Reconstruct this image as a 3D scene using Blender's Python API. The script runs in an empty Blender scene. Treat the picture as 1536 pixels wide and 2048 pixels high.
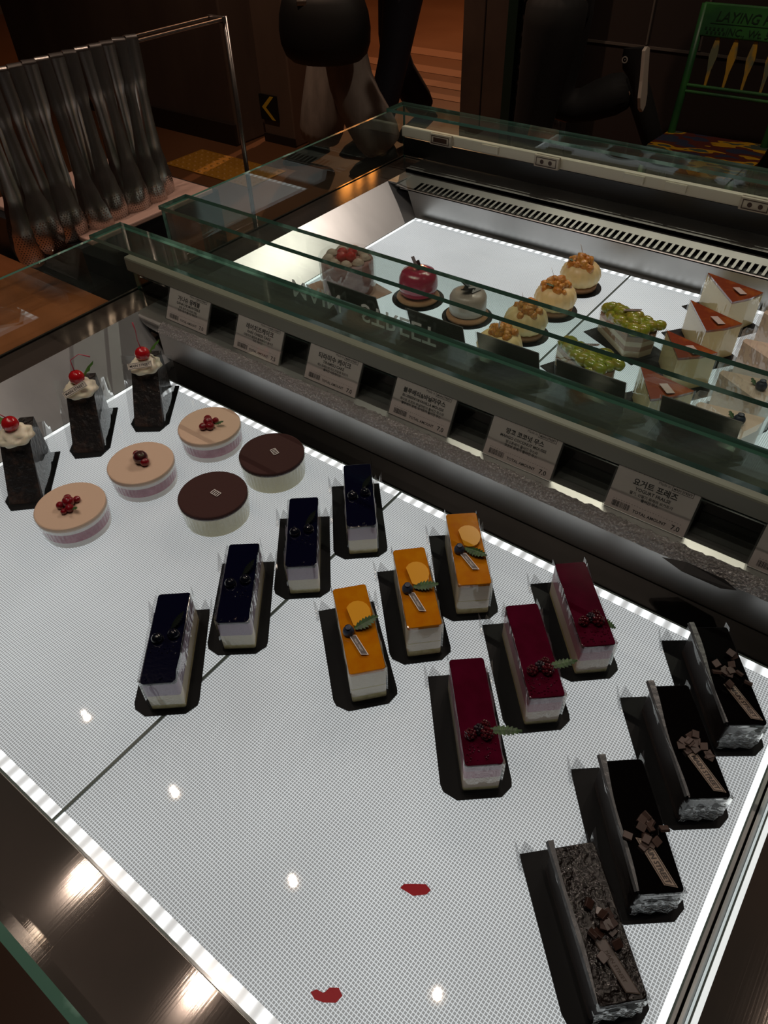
import bpy, math, random
from mathutils import Vector, Matrix
random.seed(7)
PI = math.pi
sc = bpy.context.scene
COL = sc.collection

# ------------------------------------------------------------------ camera, world, exposure, lights
cam_d = bpy.data.cameras.new('camera'); cam = bpy.data.objects.new('camera', cam_d); COL.objects.link(cam)
RX = Vector((0.7993605, 0.60021983, -0.02754899)).normalized()
RY = Vector((-0.40276975, 0.56929635, 0.71671347)); RY = (RY - RX * RY.dot(RX)).normalized()
RZ = RX.cross(RY)
M = Matrix((RX, RY, RZ)).to_4x4().transposed()
cam.matrix_world = Matrix.Translation((0, 0, 0.62)) @ M
cam_d.sensor_fit = 'VERTICAL'; cam_d.sensor_height = 24; cam_d.lens = 24 * 1442.4 / 2048
cam_d.clip_start = 0.02; cam_d.clip_end = 60
sc.camera = cam
vs = sc.view_settings
vs.view_transform = 'Standard'; vs.look = 'None'; vs.gamma = 1; vs.use_curve_mapping = False; vs.exposure = 0.0
sc.cycles.use_denoising = True
sc.cycles.max_bounces = 10; sc.cycles.transparent_max_bounces = 24
sc.cycles.sample_clamp_indirect = 4
w = bpy.data.worlds.new('world'); sc.world = w; w.use_nodes = True
w.node_tree.nodes['Background'].inputs[0].default_value = (0.55, 0.42, 0.34, 1)
w.node_tree.nodes['Background'].inputs[1].default_value = 0.075

LAMPS = [(-1.95, .45), (-1.41, .45), (-.84, .48), (-.26, .50), (.62, 1.0), (-1.36, .06), (-.82, .08), (-.27, .08), (-1.25, 2.62), (-.7, 2.62), (-.15, 2.62)]  # lamps found from their reflections; right one and rear row added for light
LAMP_Z = 2.0
def spot(name, loc, target, power, color, angle, blend=.6, radius=.05):
    d = bpy.data.lights.new(name, 'SPOT'); d.energy = power; d.color = color; d.spot_size = math.radians(angle); d.spot_blend = blend
    d.shadow_soft_size = radius
    o = bpy.data.objects.new(name, d); COL.objects.link(o); o.location = loc
    o.rotation_euler = (Vector(target) - Vector(loc)).to_track_quat('-Z', 'Y').to_euler()
    return o
for i, (x, y) in enumerate(LAMPS):
    spot('ceiling_spot_light', (x, y, LAMP_Z - .03), (x * .9, y if y < 2 else 1.15, 0), 8.0 if y < 2 else 26.0, (1.0, .83, .70), 75, .6, .007)
spot('corridor_fill', (-4.0, 6.2, 1.9), (-4, 6.0, -1), 230, (1.0, .50, .25), 150, .4, .03)  # unseen fill added to brighten the corridor
spot('hall_fill', (-2.6, 2.4, 1.9), (-3.1, 3.2, -1), 62, (1.0, .66, .46), 110, .6, .03)  # added fill without a fixture, lifts the walkers and partition
spot('seating_fill', (-.6, 2.5, 1.9), (-1.0, 3.4, -.6), 34, (1.0, .80, .62), 90, .6, .03)  # added fill without a fixture, lifts the chair area

# ------------------------------------------------------------------ materials
MATS = {}
def mat(name, color=(.5, .5, .5), rough=.5, metal=0, coat=0, spec=.5, bump=None, noise=None, aniso=None, emis=None, sss=0, alpha=None, tr=0):
    if name in MATS: return MATS[name]
    m = bpy.data.materials.new(name); m.use_nodes = True; nt = m.node_tree; N = nt.nodes; L = nt.links
    b = N['Principled BSDF']
    c = tuple(color) + (1,)
    b.inputs['Base Color'].default_value = c; b.inputs['Roughness'].default_value = rough; b.inputs['Metallic'].default_value = metal
    b.inputs['Coat Weight'].default_value = coat; b.inputs['Coat Roughness'].default_value = .06
    b.inputs['Specular IOR Level'].default_value = spec
    b.inputs['Transmission Weight'].default_value = tr
    if sss: b.inputs['Subsurface Weight'].default_value = sss; b.inputs['Subsurface Radius'].default_value = (.02, .01, .006); b.inputs['Subsurface Scale'].default_value = .3
    if emis: b.inputs['Emission Color'].default_value = tuple(emis[0]) + (1,); b.inputs['Emission Strength'].default_value = emis[1]
    tc = N.new('ShaderNodeTexCoord')
    if noise:   # (scale xyz, second colour, contrast lo, hi)
        mp = N.new('ShaderNodeMapping'); mp.inputs['Scale'].default_value = noise[0]; L.new(tc.outputs['Object'], mp.inputs[0])
        n = N.new('ShaderNodeTexNoise'); n.inputs['Scale'].default_value = 1; n.inputs['Detail'].default_value = 5; L.new(mp.outputs[0], n.inputs[0])
        r = N.new('ShaderNodeValToRGB'); r.color_ramp.elements[0].position = noise[2]; r.color_ramp.elements[1].position = noise[3]
        r.color_ramp.elements[0].color = c; r.color_ramp.elements[1].color = tuple(noise[1]) + (1,)
        L.new(n.outputs[0], r.inputs[0]); L.new(r.outputs[0], b.inputs['Base Color'])
    if bump:    # (scale xyz, strength, distance)
        mp = N.new('ShaderNodeMapping'); mp.inputs['Scale'].default_value = bump[0]; L.new(tc.outputs['Object'], mp.inputs[0])
        n = N.new('ShaderNodeTexNoise'); n.inputs['Scale'].default_value = 1; n.inputs['Detail'].default_value = 4; L.new(mp.outputs[0], n.inputs[0])
        bp = N.new('ShaderNodeBump'); bp.inputs['Strength'].default_value = bump[1]; bp.inputs['Distance'].default_value = bump[2]
        L.new(n.outputs[0], bp.inputs['Height']); L.new(bp.outputs[0], b.inputs['Normal'])
    if aniso:
        b.inputs['Anisotropic'].default_value = .7
        cx = N.new('ShaderNodeCombineXYZ')
        for i in range(3): cx.inputs[i].default_value = aniso[i]
        L.new(cx.outputs[0], b.inputs['Tangent'])
    MATS[name] = m; return m

MIRROR = mat('mirror_steel', (.52, .53, .54), .28, .7, noise=((5, 9, 5), (.36, .37, .38), .35, .7))
MIRROR_R = mat('mirror_end_wall', (.58, .58, .56), .03, 1)
def film(name, tint=(1, 1, 1), milk=0.0, milkcol=(.8, .8, .8), rough=.03, wrinkle=None, f0=.05, trans_tint=None):
    """thin clear sheet: transparent + glossy by viewing angle + a little diffuse veil"""
    if name in MATS: return MATS[name]
    m = bpy.data.materials.new(name); m.use_nodes = True; nt = m.node_tree; N = nt.nodes; L = nt.links
    N.clear(); out = N.new('ShaderNodeOutputMaterial')
    t = N.new('ShaderNodeBsdfTransparent'); t.inputs[0].default_value = tuple(trans_tint or tint) + (1,)
    g = N.new('ShaderNodeBsdfAnisotropic'); g.inputs['Roughness'].default_value = rough; g.inputs[0].default_value = (.95, .97, .96, 1)
    d = N.new('ShaderNodeBsdfDiffuse'); d.inputs[0].default_value = tuple(milkcol) + (1,)
    tl = N.new('ShaderNodeBsdfTranslucent'); tl.inputs[0].default_value = tuple(milkcol) + (1,)
    dm = N.new('ShaderNodeMixShader'); dm.inputs[0].default_value = .5; L.new(d.outputs[0], dm.inputs[1]); L.new(tl.outputs[0], dm.inputs[2])
    mx = N.new('ShaderNodeMixShader'); mx.inputs[0].default_value = milk; L.new(t.outputs[0], mx.inputs[1]); L.new(dm.outputs[0], mx.inputs[2])
    lw = N.new('ShaderNodeLayerWeight'); lw.inputs[0].default_value = .5
    p = N.new('ShaderNodeMath'); p.operation = 'POWER'; p.inputs[1].default_value = 4.0; L.new(lw.outputs['Facing'], p.inputs[0])
    a = N.new('ShaderNodeMath'); a.operation = 'MULTIPLY_ADD'; a.inputs[1].default_value = .9; a.inputs[2].default_value = f0; a.use_clamp = True; L.new(p.outputs[0], a.inputs[0])
    m2 = N.new('ShaderNodeMixShader'); L.new(a.outputs[0], m2.inputs[0]); L.new(mx.outputs[0], m2.inputs[1]); L.new(g.outputs[0], m2.inputs[2])
    if wrinkle:
        tc = N.new('ShaderNodeTexCoord'); mp = N.new('ShaderNodeMapping'); mp.inputs['Scale'].default_value = wrinkle[0]; L.new(tc.outputs['Object'], mp.inputs[0])
        n = N.new('ShaderNodeTexNoise'); n.inputs['Scale'].default_value = 1; n.inputs['Detail'].default_value = 2; L.new(mp.outputs[0], n.inputs[0])
        bp = N.new('ShaderNodeBump'); bp.inputs['Strength'].default_value = wrinkle[1]; bp.inputs['Distance'].default_value = wrinkle[2]
        L.new(n.outputs[0], bp.inputs['Height']); L.new(bp.outputs[0], g.inputs['Normal'])
    L.new(m2.outputs[0], out.inputs[0]); MATS[name] = m; return m

def grid_emission(name, gain=1.0):
    """edge-lit light guide panel: a white etched grid over grey cells, glossy acrylic on top"""
    if name in MATS: return MATS[name]
    m = bpy.data.materials.new(name); m.use_nodes = True; nt = m.node_tree; N = nt.nodes; L = nt.links
    b = N['Principled BSDF']; b.inputs['Base Color'].default_value = (.16, .165, .17, 1); b.inputs['Roughness'].default_value = .018
    tc = N.new('ShaderNodeTexCoord'); sp = N.new('ShaderNodeSeparateXYZ'); L.new(tc.outputs['Object'], sp.inputs[0])
    def line(o, pitch, wd):
        a = N.new('ShaderNodeMath'); a.operation = 'DIVIDE'; a.inputs[1].default_value = pitch; L.new(o, a.inputs[0])
        f = N.new('ShaderNodeMath'); f.operation = 'FRACT'; L.new(a.outputs[0], f.inputs[0])
        s = N.new('ShaderNodeMath'); s.operation = 'SUBTRACT'; s.inputs[1].default_value = .5; L.new(f.outputs[0], s.inputs[0])
        ab = N.new('ShaderNodeMath'); ab.operation = 'ABSOLUTE'; L.new(s.outputs[0], ab.inputs[0])
        r = N.new('ShaderNodeMapRange'); r.inputs[1].default_value = .5 - wd; r.inputs[2].default_value = .5 - wd * .35; L.new(ab.outputs[0], r.inputs[0])
        return r.outputs[0]
    lx = line(sp.outputs[0], .0026, .17); ly = line(sp.outputs[1], .0026, .17)
    mx = N.new('ShaderNodeMath'); mx.operation = 'MAXIMUM'; L.new(lx, mx.inputs[0]); L.new(ly, mx.inputs[1])
    n = N.new('ShaderNodeTexNoise'); n.inputs['Scale'].default_value = 3.5; n.inputs['Detail'].default_value = 3; L.new(tc.outputs['Object'], n.inputs[0])
    rr = N.new('ShaderNodeMapRange'); rr.inputs[1].default_value = .3; rr.inputs[2].default_value = .7; rr.inputs[3].default_value = .85; rr.inputs[4].default_value = 1.12; L.new(n.outputs[0], rr.inputs[0])
    st = N.new('ShaderNodeMapRange'); st.inputs[3].default_value = CELL * gain; st.inputs[4].default_value = LINE * gain; L.new(mx.outputs[0], st.inputs[0])
    mu = N.new('ShaderNodeMath'); mu.operation = 'MULTIPLY'; L.new(st.outputs[0], mu.inputs[0]); L.new(rr.outputs[0], mu.inputs[1])
    b.inputs['Emission Color'].default_value = (.93, .985, 1, 1); L.new(mu.outputs[0], b.inputs['Emission Strength'])
    MATS[name] = m; return m
CELL, LINE = .20, .62

def led_emission(name, axis, pitch=.0155, base=.44, peak=1.6):
    if name in MATS: return MATS[name]
    m = bpy.data.materials.new(name); m.use_nodes = True; nt = m.node_tree; N = nt.nodes; L = nt.links
    b = N['Principled BSDF']; b.inputs['Base Color'].default_value = (.5, .5, .5, 1); b.inputs['Roughness'].default_value = .15
    tc = N.new('ShaderNodeTexCoord'); sp = N.new('ShaderNodeSeparateXYZ'); L.new(tc.outputs['Object'], sp.inputs[0])
    a = N.new('ShaderNodeMath'); a.operation = 'MULTIPLY'; a.inputs[1].default_value = PI / pitch; L.new(sp.outputs[axis], a.inputs[0])
    s = N.new('ShaderNodeMath'); s.operation = 'SINE'; L.new(a.outputs[0], s.inputs[0])
    ab = N.new('ShaderNodeMath'); ab.operation = 'ABSOLUTE'; L.new(s.outputs[0], ab.inputs[0])
    p = N.new('ShaderNodeMath'); p.operation = 'POWER'; p.inputs[1].default_value = 3; L.new(ab.outputs[0], p.inputs[0])
    st = N.new('ShaderNodeMapRange'); st.inputs[3].default_value = base; st.inputs[4].default_value = peak; L.new(p.outputs[0], st.inputs[0])
    b.inputs['Emission Color'].default_value = (.92, .98, 1, 1); L.new(st.outputs[0], b.inputs['Emission Strength'])
    MATS[name] = m; return m

STEEL = mat('brushed_steel', (.24, .20, .18), .06, .72, bump=((900, 3, 900), .03, .0003), aniso=(0, 1, 0), noise=((6, 6, 6), (.16, .148, .135), .35, .7))
STEEL_Y = mat('brushed_steel_side', (.24, .19, .16), .08, .8, bump=((900, 3, 900), .05, .0003), aniso=(0, 1, 0), noise=((6, 6, 6), (.16, .148, .135), .35, .7))
SATIN = mat('satin_steel', (.53, .525, .515), .38, 1, noise=((8, 8, 8), (.39, .385, .375), .35, .7), bump=((3, 500, 500), .06, .0003))
STEEL_P = mat('polished_steel', (.55, .53, .50), .12, 1)
FROST = mat('frosted_edge', (.26, .25, .245), .28, .7, bump=((420, 420, 420), 1.0, .003), noise=((380, 380, 380), (.42, .42, .43), .5, .66))
DKSTEEL = mat('dark_steel', (.06, .06, .06), .3, .9)
BLACKGL = mat('black_gloss', (.012, .013, .012), .08, 0, coat=.3)
BLACK = mat('black_plastic', (.008, .008, .009), .45)
BOARD = mat('black_card', (.002, .003, .004), .5, spec=.15)
GLASS = film('clear_glass', (.90, .97, .94), milk=.02, milkcol=(.5, .56, .52), rough=.01, f0=.06)
GEDGE = mat('glass_edge', (.07, .17, .13), .12, coat=.6, noise=((16, 16, 16), (.30, .52, .44), .56, .66))  # pale patches paint the glowing panel's reflection on the edges
WRAP = film('cake_film', milk=.04, milkcol=(.6, .6, .62), rough=.05, wrinkle=((60, 60, 20), .7, .003), f0=.06)
WRAPM = film('cake_film_fold', milk=.30, milkcol=(.20, .21, .23), rough=.2, wrinkle=((90, 90, 40), .8, .003), f0=.10)
WRAPC = film('crinkled_film', milk=.03, milkcol=(.3, .3, .33), rough=.06, wrinkle=((18, 18, 60), .6, .004), f0=.06)
ACRYL = film('acrylic_holder', milk=.03, milkcol=(.8, .8, .8), rough=.03, f0=.08)
CUPCL = film('clear_cup', milk=.10, milkcol=(.85, .85, .85), rough=.06, wrinkle=((500, 500, 4), .6, .001), f0=.08)
PAPER = mat('tag_paper', (.60, .53, .51), .6)
INK = mat('black_ink', (.015, .014, .014), .6)
WHITEINK = mat('white_print', (.75, .72, .70), .6)
CREAMW = mat('cream', (.88, .82, .64), .5, sss=.2)
HOUS = mat('cream_housing', (.62, .58, .48), .45)
HOUS_SHADE = mat('shaded_housing', (.20, .19, .15), .5)  # cream housing with the shade under the glass put into its colour
LEAF = mat('leaf_green', (.035, .10, .02), .5, noise=((200, 200, 200), (.015, .05, .012), .4, .6))
CHERRY = mat('cherry_red', (.42, .01, .015), .12, coat=.6, sss=.1)
STEM = mat('cherry_stem', (.45, .05, .09), .4)
BERRY_D = mat('dark_berry', (.02, .012, .02), .3, coat=.4, bump=((600, 600, 600), .6, .001))
BERRY_B = mat('blueberry', (.012, .018, .04), .45, noise=((200, 200, 200), (.03, .045, .08), .4, .6))
BERRY_R = mat('red_berry', (.20, .006, .012), .15, coat=.7, bump=((500, 500, 500), .5, .001))

# ------------------------------------------------------------------ mesh builder
class MB:
    def __init__(s): s.v = []; s.f = []; s.m = []; s.uv = None; s.M = None
    def add(s, vs, fs, mi=0):
        k = len(s.v)
        if s.M is not None: vs = [tuple(s.M @ Vector(p)) for p in vs]
        s.v += [tuple(p) for p in vs]; s.f += [tuple(i + k for i in f) for f in fs]; s.m += [mi] * len(fs); return s
    def box(s, x0, x1, y0, y1, z0, z1, mi=0):
        v = [(x0, y0, z0), (x1, y0, z0), (x1, y1, z0), (x0, y1, z0), (x0, y0, z1), (x1, y0, z1), (x1, y1, z1), (x0, y1, z1)]
        return s.add(v, [(3, 2, 1, 0), (4, 5, 6, 7), (0, 1, 5, 4), (1, 2, 6, 5), (2, 3, 7, 6), (3, 0, 4, 7)], mi)
    def slab(s, x0, x1, y0, y1, z0, z1, big=0, edge=1):
        """box whose two large faces use material big and the narrow ones edge"""
        v = [(x0, y0, z0), (x1, y0, z0), (x1, y1, z0), (x0, y1, z0), (x0, y0, z1), (x1, y0, z1), (x1, y1, z1), (x0, y1, z1)]
        d = [x1 - x0, y1 - y0, z1 - z0]; ax = d.index(min(d))
        F = {2: [(3, 2, 1, 0), (4, 5, 6, 7)], 1: [(0, 1, 5, 4), (2, 3, 7, 6)], 0: [(1, 2, 6, 5), (3, 0, 4, 7)]}
        for a in F: s.add(v if a == 2 else v, F[a], big if a == ax else edge)
        return s
    def prism(s, poly, z0, z1, mi=0, mtop=None):
        n = len(poly)
        s.add([(x, y, z0) for x, y in poly] + [(x, y, z1) for x, y in poly], [tuple(reversed(range(n)))] + [(i, (i + 1) % n, n + (i + 1) % n, n + i) for i in range(n)], mi)
        return s.add([(x, y, z1) for x, y in poly], [tuple(range(n))], mi if mtop is None else mtop)
    def lathe(s, prof, n=32, c=(0, 0, 0), mi=0, rfun=None, cap=True):
        v = []
        for j, (r, z) in enumerate(prof):
            for i in range(n):
                t = 2 * PI * i / n; q = r * (rfun(t, j, z) if rfun else 1)
                v.append((c[0] + q * math.cos(t), c[1] + q * math.sin(t), c[2] + z))
        f = [(j * n + i, j * n + (i + 1) % n, (j + 1) * n + (i + 1) % n, (j + 1) * n + i) for j in range(len(prof) - 1) for i in range(n)]
        if cap:
            f.append(tuple(reversed(range(n)))); k = (len(prof) - 1) * n; f.append(tuple(range(k, k + n)))
        return s.add(v, f, mi)
    def ball(s, c, r, sc=(1, 1, 1), n=14, mi=0, jit=0):
        v = [(c[0], c[1], c[2] - r * sc[2])]; m = n // 2
        for j in range(1, m):
            a = -PI / 2 + PI * j / m
            for i in range(n):
                t = 2 * PI * i / n; q = 1 + random.uniform(-jit, jit)
                v.append((c[0] + r * q * sc[0] * math.cos(a) * math.cos(t), c[1] + r * q * sc[1] * math.cos(a) * math.sin(t), c[2] + r * q * sc[2] * math.sin(a)))
        v.append((c[0], c[1], c[2] + r * sc[2])); f = []
        for i in range(n):
            f.append((0, 1 + (i + 1) % n, 1 + i)); k = 1 + (m - 2) * n; f.append((k + i, k + (i + 1) % n, len(v) - 1))
            for j in range(m - 2): f.append((1 + j * n + i, 1 + j * n + (i + 1) % n, 1 + (j + 1) * n + (i + 1) % n, 1 + (j + 1) * n + i))
        return s.add(v, f, mi)
    def tube(s, pts, rad, n=10, mi=0):
        P = [Vector(p) for p in pts]; R = rad if isinstance(rad, (list, tuple)) else [rad] * len(P); v = []; up = None
        for i, p in enumerate(P):
            d = (P[min(i + 1, len(P) - 1)] - P[max(i - 1, 0)]).normalized()
            if up is None: up = d.orthogonal().normalized()
            up = (up - d * up.dot(d)).normalized(); sd = d.cross(up)
            for k in range(n):
                t = 2 * PI * k / n; v.append(tuple(p + (up * math.cos(t) + sd * math.sin(t)) * R[i]))
        f = [(j * n + i, j * n + (i + 1) % n, (j + 1) * n + (i + 1) % n, (j + 1) * n + i) for j in range(len(P) - 1) for i in range(n)]
        f += [tuple(reversed(range(n))), tuple(range((len(P) - 1) * n, len(P) * n))]
        return s.add(v, f, mi)
    def sheet(s, rows, mi=0, thick=0):
        nr, nc = len(rows), len(rows[0]); v = [p for r in rows for p in r]
        f = [(i * nc + j, i * nc + j + 1, (i + 1) * nc + j + 1, (i + 1) * nc + j) for i in range(nr - 1) for j in range(nc - 1)]
        return s.add(v, f, mi)
    def build(s, name, mats, parent=None, loc=(0, 0, 0), rz=0, smooth=False, bevel=0, bseg=2, solid=0, sub=0, label=None):
        me = bpy.data.meshes.new(name); me.from_pydata(s.v, [], s.f); me.update()
        if not isinstance(mats, (list, tuple)): mats = [mats]
        for m in mats: me.materials.append(m)
        me.polygons.foreach_set('material_index', s.m)
        if smooth: me.polygons.foreach_set('use_smooth', [True] * len(s.f))
        o = bpy.data.objects.new(name, me); COL.objects.link(o); o.location = loc; o.rotation_euler = (0, 0, rz)
        if parent: o.parent = parent
        if solid: md = o.modifiers.new('solid', 'SOLIDIFY'); md.thickness = solid; md.offset = 0
        if bevel: md = o.modifiers.new('bevel', 'BEVEL'); md.width = bevel; md.segments = bseg; md.limit_method = 'ANGLE'; md.angle_limit = .7
        if sub: md = o.modifiers.new('sub', 'SUBSURF'); md.levels = sub; md.render_levels = sub
        if label: o['label'] = label
        return o

def tag(o, label, cat, group=None, kind=None):
    o['label'] = label; o['category'] = cat
    if group: o['group'] = group
    if kind: o['kind'] = kind
    return o
def thing(name, label, cat, loc=(0, 0, 0), rz=0, group=None):
    o = bpy.data.objects.new(name, None); COL.objects.link(o); o.location = loc; o.rotation_euler = (0, 0, rz); o.empty_display_size = .02
    return tag(o, label, cat, group)
def struct(o): o['kind'] = 'structure'; return o
def dup(root, loc, rz, label):
    r = root.copy(); COL.objects.link(r); r.location = loc; r.rotation_euler = (0, 0, rz); r['label'] = label
    for ch in list(root.children):
        c = ch.copy(); COL.objects.link(c); c.parent = r
        for g in list(ch.children):
            d = g.copy(); COL.objects.link(d); d.parent = c
    return r
def text_mb(mb, s, size, M4, mi=0, align='LEFT', bold=0, shear=0):
    """writing turned into flat mesh, appended to a builder (M4 places the text plane)"""
    cu = bpy.data.curves.new('writing', 'FONT'); cu.body = s; cu.size = size; cu.align_x = align; cu.offset = bold; cu.shear = shear; cu.resolution_u = 2
    o = bpy.data.objects.new('writing', cu); COL.objects.link(o)
    dg = bpy.context.evaluated_depsgraph_get(); dg.update()
    me = bpy.data.meshes.new_from_object(o.evaluated_get(dg))
    vs = [tuple(M4 @ v.co) for v in me.vertices]; fs = [tuple(p.vertices) for p in me.polygons]
    mb.add(vs, fs, mi); bpy.data.objects.remove(o); bpy.data.curves.remove(cu); bpy.data.meshes.remove(me)
def rect(mb, x0, x1, y0, y1, M4, mi=0):
    mb.add([tuple(M4 @ Vector(p)) for p in ((x0, y0, 0), (x1, y0, 0), (x1, y1, 0), (x0, y1, 0))], [(0, 1, 2, 3)], mi)
def frame(mb, x0, x1, y0, y1, t, M4, mi=0):
    rect(mb, x0, x1, y0, y0 + t, M4, mi); rect(mb, x0, x1, y1 - t, y1, M4, mi); rect(mb, x0, x0 + t, y0 + t, y1 - t, M4, mi); rect(mb, x1 - t, x1, y0 + t, y1 - t, M4, mi)

# ------------------------------------------------------------------ the setting
FL = -.85
WOODF = mat('corridor_floor_tile', (.10, .042, .018), .45, noise=((.8, .8, .8), (.14, .065, .03), .35, .7))
struct(MB().box(-9, 3, -2, 11, FL - .1, FL).build('floor', WOODF))
struct(MB().box(-9, 3, -2, 11, LAMP_Z + .02, LAMP_Z + .1).build('ceiling', mat('ceiling_paint', (.12, .085, .065), .7)))
struct(MB().box(-9, 3, 11, 11.1, FL, 2.1).build('wall_back', mat('far_wall', (.10, .05, .03), .7)))
struct(MB().box(3, 3.1, -2, 11, FL, 2.1).build('wall_right', mat('side_wall', (.04, .03, .028), .7)))
struct(MB().box(-9.1, -9, -2, 11, FL, 2.1).build('wall_left', mat('side_wall', (.04, .03, .028), .7)))
struct(MB().box(-9, 3, -2.1, -2, FL, 2.1).build('wall_front', mat('side_wall', (.04, .03, .028), .7)))
BRN = mat('brown_panel', (.085, .062, .050), .5, noise=((3, 3, 1), (.065, .046, .038), .4, .6))
BRN2 = mat('brown_panel_light', (.12, .082, .062), .5, noise=((3, 3, 1), (.095, .064, .05), .4, .6))
t = thing('panelled_partition', 'dark brown panelled partition behind the rack of tongs', 'partition', (-4.3, 3.28, FL))
MB().box(-1.6, .66, 0, .35, 0, 2.9).build('panel', BRN, t, bevel=.01)
MB().box(-1.6, .66, -.02, 0, 0, .12).build('plinth', mat('dark_plinth', (.02, .013, .01), .5), t)
t = thing('square_column', 'brown square column with a yellow arrow plate near the floor', 'column', (-3.44, 3.44, FL))
MB().box(-.12, .13, 0, .3, 0, 2.86).build('shaft', BRN2, t, bevel=.008)
MB().box(-.125, .135, -.006, .0, 0, .05).build('plinth', mat('dark_plinth', (.02, .013, .01), .5), t)
g = MB(); g.box(-.125, .02, -.012, -.004, .13, .27)
pl = g.build('arrow_plate', BLACK, t)
yl = mat('yellow_print', (.55, .36, .02), .5)
g = MB(); g.add([(.0, -.014, .265), (-.03, -.014, .265), (-.105, -.014, .20), (-.03, -.014, .135), (.0, -.014, .135), (-.072, -.014, .20)], [(0, 1, 2, 5), (5, 2, 3, 4)])
g.build('arrow_mark', yl, pl, label='yellow chevron pointing left')
# corridor floor: pale stripes and a dark arrow mark
g = MB()
ST = mat('floor_stripe', (.20, .10, .055), .5)
for k, yy in enumerate((4.75, 5.0, 5.3, 5.75)):
    g.box(-4.6 + .1 * k, -2.4, yy, yy + .11 + .03 * k, FL, FL + .003)
tag(g.build('floor_marking', ST), 'pale stripes on the corridor floor behind the walking people', 'floor marking')
g = MB(); A = Vector((-4.05, 4.55, FL + .001))
g.add([(-4.52, 4.72, FL + .002), (-4.45, 4.76, FL + .002), (-4.02, 4.33, FL + .002), (-4.03, 4.22, FL + .002)], [(0, 1, 2, 3)])
g.add([(-4.03, 4.33, FL + .002), (-4.0, 4.25, FL + .002), (-4.27, 4.07, FL + .002), (-4.31, 4.13, FL + .002)], [(3, 2, 1, 0)])
tag(g.build('floor_arrow', mat('dark_line', (.01, .006, .005), .6)), 'dark arrowhead mark on the orange corridor floor', 'floor marking')
# yellow tactile paving by the rack post
g = MB(); YT = mat('tactile_yellow', (.34, .17, .015), .6)
for (cx, cy) in ((-3.5, 3.0),):
    g.box(cx - .28, cx + .42, cy - .2, cy + .1, FL, FL + .006)
    for i in range(14):
        for j in range(6): g.lathe([(.014, 0), (.008, .006)], 8, (cx - .255 + i * .05, cy - .175 + j * .05, FL + .006))
tag(g.build('tactile_paving', YT), 'yellow tactile paving strip with raised dots on the floor', 'tactile paving')
struct(MB().box(-9, -3.9, 8.6, 8.7, FL, 2.0).build('wall_corridor', mat('corridor_wall', (.16, .06, .03), .6)))
# right-hand wall with its column, post and perforated screen
WR = mat('dark_wall_tile', (.028, .02, .018), .45)
struct(MB().box(-1.95, 3, 3.75, 3.9, FL, 2.1).build('wall_seating', WR))
GR = mat('tile_joint', (.09, .075, .065), .5)
for k, x in enumerate((-1.36, -1.12, -.55, .1)):
    struct(MB().box(x, x + .008, 3.742, 3.75, -.17, 2.0).build('trim_%d' % (k + 2), GR))
struct(MB().box(-1.66, 2.9, 3.742, 3.75, -.185, -.175).build('trim_1', GR))
t = thing('stone_column', 'broad brown column beside the lit corridor', 'column', (-2.1, 3.6, FL))
MB().box(-.14, .11, 0, .4, 0, 2.86).build('shaft', mat('brown_stone', (.075, .05, .038), .5, noise=((4, 4, 4), (.055, .037, .03), .4, .6)), t)
MB().box(-.02, -.014, -.004, 0, .3, 2.86).build('joint', mat('dark_line', (.01, .006, .005), .6), t)
t = thing('perforated_screen', 'black perforated metal screen between the brown column and the tiled wall', 'screen', (-1.8, 3.62, FL))
MB().box(-.19, -.14, -.03, .03, 0, 2.86).build('green_post', mat('dark_green_paint', (.008, .022, .015), .4), t)
g = MB(); g.box(-.14, .16, .01, .02, 0, 2.86, 0)
for j in range(46):
    for i in range(9):
        x = -.125 + i * .031 + (j % 2) * .0155; z = .35 + j * .034
        g.add([(x - .006, -.001, z), (x, -.001, z - .014), (x + .006, -.001, z), (x, -.001, z + .014)], [(0, 1, 2, 3)], 1)
g.build('mesh_sheet', [mat('screen_black', (.012, .011, .011), .5), mat('screen_hole', (.035, .028, .026), .6)], t)
# orange wall lamps far along the hall (they mirror in the steel ledge)
LAMPPOS = ((-4.3, 1.85, .04), (-4.11, 1.74, .04), (-3.90, 1.62, .10), (-3.76, 1.54, .04), (-3.63, 1.47, .04))
LM = mat('orange_lamp', (.9, .4, .1), .5, emis=((1, .32, .06), 9))
for i, (x, z, wd) in enumerate(LAMPPOS):
    t = thing('wall_lamp', ['first and highest glowing orange wall lamp of the hall row', 'second highest glowing orange wall lamp of the hall row', 'widest orange glowing wall lamp, in the middle of the hall row', 'second lowest glowing orange wall lamp of the hall row', 'lowest glowing orange wall lamp of the hall row'][i], 'lamp', (x, 4.6, z - .0), 0, 'orange lamps mirrored in the steel')
    MB().box(-wd / 2, wd / 2, -.03, 0, -.12, .08).build('glowing_shade', LM, t, bevel=.01)
    MB().box(-wd / 2 - .01, wd / 2 + .01, 0, .03, -.14, .1).build('back_plate', BLACK, t)

EM = mat('lamp_glow', (1, .9, .8), .5, emis=((1, .86, .68), 90))
dl = None
for i, (x, y) in enumerate(LAMPS):
    t = thing('ceiling_downlight', 'round recessed downlight, one of the mirrored and added lamps over the cakes', 'ceiling light', (x, y, LAMP_Z), 0, 'downlights over the display cases')
    MB().lathe([(.035, 0), (.045, 0), (.05, .02), (.035, .02)], 32, cap=False).build('trim_ring', HOUS, t, smooth=True)
    MB().lathe([(.001, .004), (.013, .004), (.013, .012)], 24).build('lamp', EM, t)

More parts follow.
